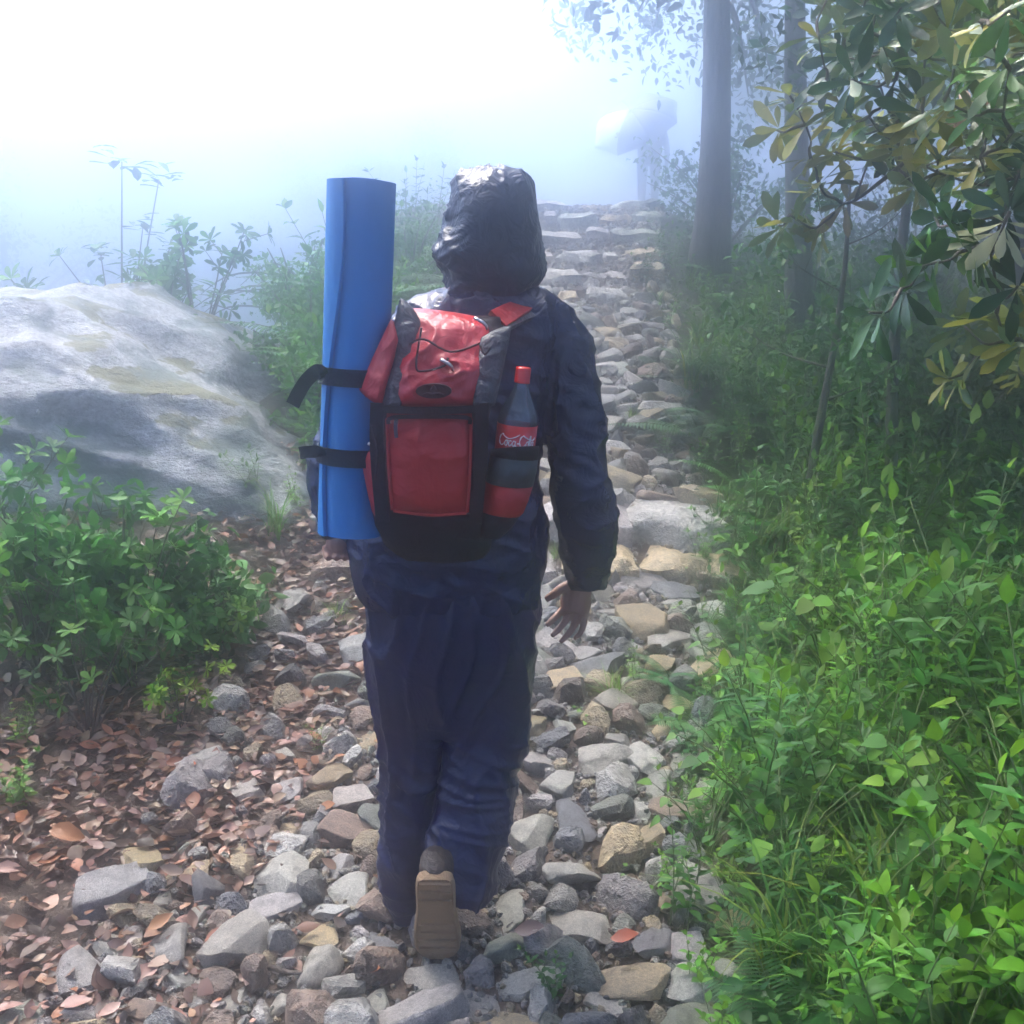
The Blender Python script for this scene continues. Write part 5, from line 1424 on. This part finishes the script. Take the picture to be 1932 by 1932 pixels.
prof = [(0.0, BR * 0.2), (0.0, BR * 0.8), (0.04, BR * 0.97), (0.2, BR * 0.96), (0.3, BR), (0.56, BR), (0.60, BR * 0.985), (0.66, BR * 0.88), (0.72, BR * 0.70), (0.78, BR * 0.52), (0.83, BR * 0.40), (0.87, BR * 0.35), (0.90, BR * 0.34), (0.96, BR * 0.34)]
pf = [tuple(p) for p in catmull(prof, 4)]
link('bottle_body', lathe(pf, 'bottle_body', 48), BO, M['pet'])
capr = BR * 0.40
CV = lathe([(0.875, capr * 0.94), (0.877, capr), (0.885, capr), (0.89, capr * 0.97), (0.985, capr * 0.97), (0.997, capr * 0.88), (1.0, capr * 0.5), (1.0, 0.0003)], 'cap', 40)
link('cap', CV, BO, M['cap'])
lab = link('label', lathe([(0.30, BR + 0.0008), (0.555, BR + 0.0008), (0.556, BR + 0.0003)], 'label', 48), BO, M['label'])
# flowing white script lettering round the label
def script():
    s = MB(); sc = 0.0122
    C_ = [(0.75, 1.5), (0.5, 1.75), (0.1, 1.4), (-0.05, 0.7), (0.2, 0.12), (0.6, 0.1), (0.95, 0.45)]
    o_ = [(0.45, 0.85), (0.15, 0.75), (0.02, 0.4), (0.2, 0.05), (0.45, 0.2), (0.5, 0.6), (0.35, 0.88), (0.7, 0.8)]
    c_ = [(0.5, 0.75), (0.25, 0.85), (0.03, 0.45), (0.2, 0.05), (0.55, 0.3)]
    a_ = [(0.5, 0.8), (0.2, 0.8), (0.02, 0.4), (0.2, 0.05), (0.45, 0.3), (0.52, 0.85), (0.5, 0.2), (0.7, 0.12)]
    l_ = [(0.0, 0.3), (0.3, 1.2), (0.25, 1.7), (0.08, 1.4), (0.1, 0.3), (0.4, 0.15)]
    swash = [(0.75, 1.5), (1.6, 1.15), (2.6, 1.45), (3.3, 1.9)]
    items = [(C_, 0, 1.0), (o_, 0.95, 1), (c_, 1.6, 1), (a_, 2.2, 1), ([(2.95, 0.5), (3.25, 0.55)], 0, 1), (C_, 3.4, 1.1), (o_, 4.4, 1), (l_, 5.0, 1), (a_, 5.4, 1), ([(3.95, 1.7), (4.8, 1.25), (5.8, 1.1), (6.3, 1.45)], 0, 1), (swash, 0, 0.9)]
    for pts, dx, k in items:
        A = catmull(pts, 5); P = []
        for x, y in A:
            u = (x + dx - 3.1) * sc; a = -math.pi / 2 + u / BR + 0.1
            P.append(bx * (bln * 0.415 + (y - 0.35) * sc * 1.05) + (bu * math.cos(a) + bv * math.sin(a)) * (BR + 0.0012))
        rad = [(0.0007 + 0.0007 * abs(math.sin(i * 0.45))) * k for i in range(len(P))]
        s.tube(P, rad, 5, 1)
    return s.mesh('lettering')
link('lettering', script(), lab, M['white'])
tag(BO, 'clear drink bottle with red cap and label in the side pocket of the backpack', 'bottle')
# the pocket that holds it
pr = BR + 0.005
def pocket(prof, nm, m, lb=None):
    V = []; F = []; n = 36
    for t, r, dx in prof:
        for k in range(n):
            a = 6.2832 * k / n; edge = 0.012 * math.sin(a * 1.0 + 2.4) * (t > 0.3)
            q = bx * (bln * t + edge) + (bu * math.cos(a) + bv * math.sin(a)) * r * (1 + 0.03 * math.sin(a * 3 + t * 9)) + bu * dx
            V.append(q + ba)
    for i in range(len(prof) - 1):
        for k in range(n):
            k2 = (k + 1) % n; F.append((i * n + k, i * n + k2, (i + 1) * n + k2, (i + 1) * n + k))
    s = MB(); s.add(V, F); o = pk(nm, s.mesh(nm), m, lb); so = o.modifiers.new('cloth', 'SOLIDIFY'); so.thickness = 0.003; so.offset = 1
pocket([(0.365, pr, 0), (0.33, pr + 0.001, 0), (0.30, pr + 0.002, 0)], 'pocket_hem', M['black'])
pocket([(0.30, pr + 0.001, 0), (0.2, pr + 0.001, -0.001), (0.08, pr + 0.001, -0.004)], 'pocket_mesh', M['mesh'])
pocket([(0.085, pr + 0.0005, -0.004), (-0.05, pr, -0.008), (-0.14, pr * 0.95, -0.012), (-0.17, pr * 0.86, -0.014)], 'side_pocket', M['red_dark'])
pocket([(-0.16, pr * 0.9, -0.014), (-0.27, pr * 0.72, -0.022), (-0.36, pr * 0.45, -0.03), (-0.37, 0.002, -0.03)], 'pocket_base', M['black'])
# ------------------------------------------------------------------ the walker with the umbrella, up in the mist
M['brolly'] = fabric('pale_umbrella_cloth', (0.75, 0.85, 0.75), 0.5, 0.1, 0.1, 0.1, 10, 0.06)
M['coat'] = fabric('grey_blue_coat', (0.05, 0.07, 0.11), 0.6, 0.0, 0.2, 0.2, 14, 0.2)
YU = 16.5
foot = U(1222, 400, YU); gz = ground(foot.x, YU)
P2 = empty('person', (foot.x, YU, gz)); B = MB()
B.loft([((0, 0, 0.80), 0.16, 0.12), ((0, 0, 1.0), 0.17, 0.12), ((0, 0, 1.25), 0.19, 0.12), ((0, 0, 1.36), 0.15, 0.1), ((0, 0, 1.41), 0.06, 0.06)], 20)
B.tube([Vector((0, 0, 1.38)), Vector((0, 0.01, 1.48))], 0.05, 10); B.ball((0, 0.01, 1.55), (0.075, 0.09, 0.11), 10)
B.ball((0, 0.1, 1.54), (0.012, 0.02, 0.016), 6)
for s in (-1, 1):
    B.tube([Vector((0.09 * s, 0, 0.85)), Vector((0.10 * s, 0.05 * s, 0.45)), Vector((0.10 * s, 0.1 * s - 0.03, 0.07))], [0.085, 0.06, 0.042], 10, 3)
    B.tube([Vector((0.10 * s, 0.1 * s - 0.06, 0.04)), Vector((0.10 * s, 0.1 * s + 0.14, 0.035))], [0.04, 0.035], 8)
B.tube([Vector((0.17, 0, 1.33)), Vector((0.25, 0.0, 1.05)), Vector((0.26, 0.05, 0.82))], [0.055, 0.045, 0.03], 10, 3)
B.tube([Vector((-0.17, 0, 1.33)), Vector((-0.24, 0.05, 1.10)), Vector((-0.12, 0.2, 1.22))], [0.055, 0.045, 0.03], 10, 3)
for k in range(4):
    B.tube([Vector((0.25 + 0.012 * k - 0.01, 0.05, 0.80)), Vector((0.25 + 0.012 * k - 0.01, 0.07, 0.70))], 0.008, 6)
    B.tube([Vector((-0.12, 0.2 + 0.0, 1.19 + 0.018 * k)), Vector((-0.07, 0.235, 1.19 + 0.018 * k)), Vector((-0.085, 0.19, 1.19 + 0.018 * k))], 0.008, 6)
B.tube([Vector((0.24, 0.06, 0.82)), Vector((0.22, 0.09, 0.77))], 0.009, 6); B.tube([Vector((-0.11, 0.19, 1.25)), Vector((-0.08, 0.22, 1.28))], 0.009, 6)
link('body', remeshed(B.mesh('body'), 0.012, 1, 'body'), P2, M['coat'])
tag(P2, 'dim walker sheltering under the pale umbrella, almost lost in the mist', 'person')
UM = empty('umbrella', (foot.x - 0.10, YU + 0.19, gz + 1.17)); UM.rotation_euler = (R(34), R(-28), R(0))
n, rad, hgt, top = 8, 0.66, 0.27, 0.52
V = []; F = []; RN = 8
for i in range(RN + 1):
    t = i / RN
    for k in range(n * 6):
        a = 6.2832 * k / (n * 6); sc = 1 - 0.09 * t * abs(math.sin(a * n / 2)) 
        V.append((math.cos(a) * rad * math.sin(t * 1.35) / math.sin(1.35) * sc, math.sin(a) * rad * math.sin(t * 1.35) / math.sin(1.35) * sc, top - hgt * t ** 2.0 + 0.012 * t * abs(math.sin(a * n / 2))))
m_ = n * 6
for i in range(RN):
    for k in range(m_): F.append((i * m_ + k, (i + 1) * m_ + k, (i + 1) * m_ + (k + 1) % m_, i * m_ + (k + 1) % m_))
M['brolly_shade'] = fabric('shaded_umbrella_cloth', (0.05, 0.08, 0.15), 0.5, 0.1, 0.1, 0.1, 10, 0.06)  # umbrella's shaded side put into the cloth colour
for k in range(n):                                              # eight cloth panels: lit side coloured pale, shaded side painted dull blue
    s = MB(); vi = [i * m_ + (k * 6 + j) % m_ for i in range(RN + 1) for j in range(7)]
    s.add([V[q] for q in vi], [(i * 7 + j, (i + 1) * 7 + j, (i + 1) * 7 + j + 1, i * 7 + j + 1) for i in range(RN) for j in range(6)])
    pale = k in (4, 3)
    cn = link('panel', s.mesh('panel'), UM, M['brolly'] if pale else M['brolly_shade']); so = cn.modifiers.new('cloth', 'SOLIDIFY'); so.thickness = 0.002
for k in range(n):
    a = 6.2832 * k / n; s = MB(); s.tube([Vector((math.cos(a) * rad * math.sin(t * 1.35) / math.sin(1.35), math.sin(a) * rad * math.sin(t * 1.35) / math.sin(1.35), top - hgt * t * t - 0.006)) for t in (0, 0.25, 0.5, 0.75, 1.0)], 0.003, 5); link('rib', s.mesh('rib'), UM, M['silver'])
s = MB(); s.tube([Vector((0, 0, -0.05)), Vector((0, 0, top + 0.05))], 0.006, 8); link('shaft', s.mesh('shaft'), UM, M['silver'])
s = MB(); s.tube([Vector((0, 0, -0.02)), Vector((0, 0, -0.12)), Vector((0.02, 0, -0.15)), Vector((0.05, 0, -0.14)), Vector((0.055, 0, -0.11))], 0.012, 8, 4); link('handle', s.mesh('handle'), UM, M['black'])
s = MB()
for a, t in ((3.9, 0.55), (5.1, 0.6)):
    for da, dt in ((-0.05, 0.04), (0.05, 0.04), (-0.05, -0.04), (0.05, -0.04), (0, 0)):
        aa, tt = a + da, t + dt; r_ = rad * math.sin(tt * 1.35) / math.sin(1.35); s.ball((math.cos(aa) * r_, math.sin(aa) * r_, top - hgt * tt * tt + 0.004), (0.022, 0.022, 0.006), 5)
link('printed_mark', s.mesh('printed_mark'), UM, M['black'])
tag(UM, 'pale umbrella, its lit and shaded sides coloured into the panels, dim in the mist above the steps', 'umbrella')

# ------------------------------------------------------------------ the mist itself
hv = bpy.data.materials.new('mist_volume'); hv.use_nodes = True; t = hv.node_tree; t.nodes.clear()
out = t.nodes.new('ShaderNodeOutputMaterial'); pv = t.nodes.new('ShaderNodeVolumePrincipled')
pv.inputs['Color'].default_value = (0.87, 0.92, 1.0, 1); pv.inputs['Density'].default_value = HAZE_DENSITY; pv.inputs['Anisotropy'].default_value = 0.97
t.links.new(pv.outputs[0], out.inputs['Volume'])
zlo = min(v.co.z for v in GROUND.data.vertices) - 1.0
zhi = 0.0
for o in bpy.data.objects:
    if o.type == 'MESH' and o is not GROUND:
        zz = max((o.matrix_basis @ Vector(c)).z + (o.parent.location.z if o.parent else 0) for c in o.bound_box)
        zhi = max(zhi, zz)
zhi = max(zhi, max(v.co.z for v in GROUND.data.vertices)) + 0.5
s = MB(); x0, x1, y0, y1 = -61, 61, -61, 61
s.add([(x0, y0, zlo), (x1, y0, zlo), (x1, y1, zlo), (x0, y1, zlo), (x0, y0, zhi), (x1, y0, zhi), (x1, y1, zhi), (x0, y1, zhi)], [(3, 2, 1, 0), (4, 5, 6, 7), (0, 1, 5, 4), (1, 2, 6, 5), (2, 3, 7, 6), (3, 0, 4, 7)])
hz = link('haze', s.mesh('haze', False), None, hv); tag(hz, 'white mist filling the wood and hiding everything far away', 'mist', kind='stuff')
print('top of haze', zhi, 'objects', len(bpy.data.objects))
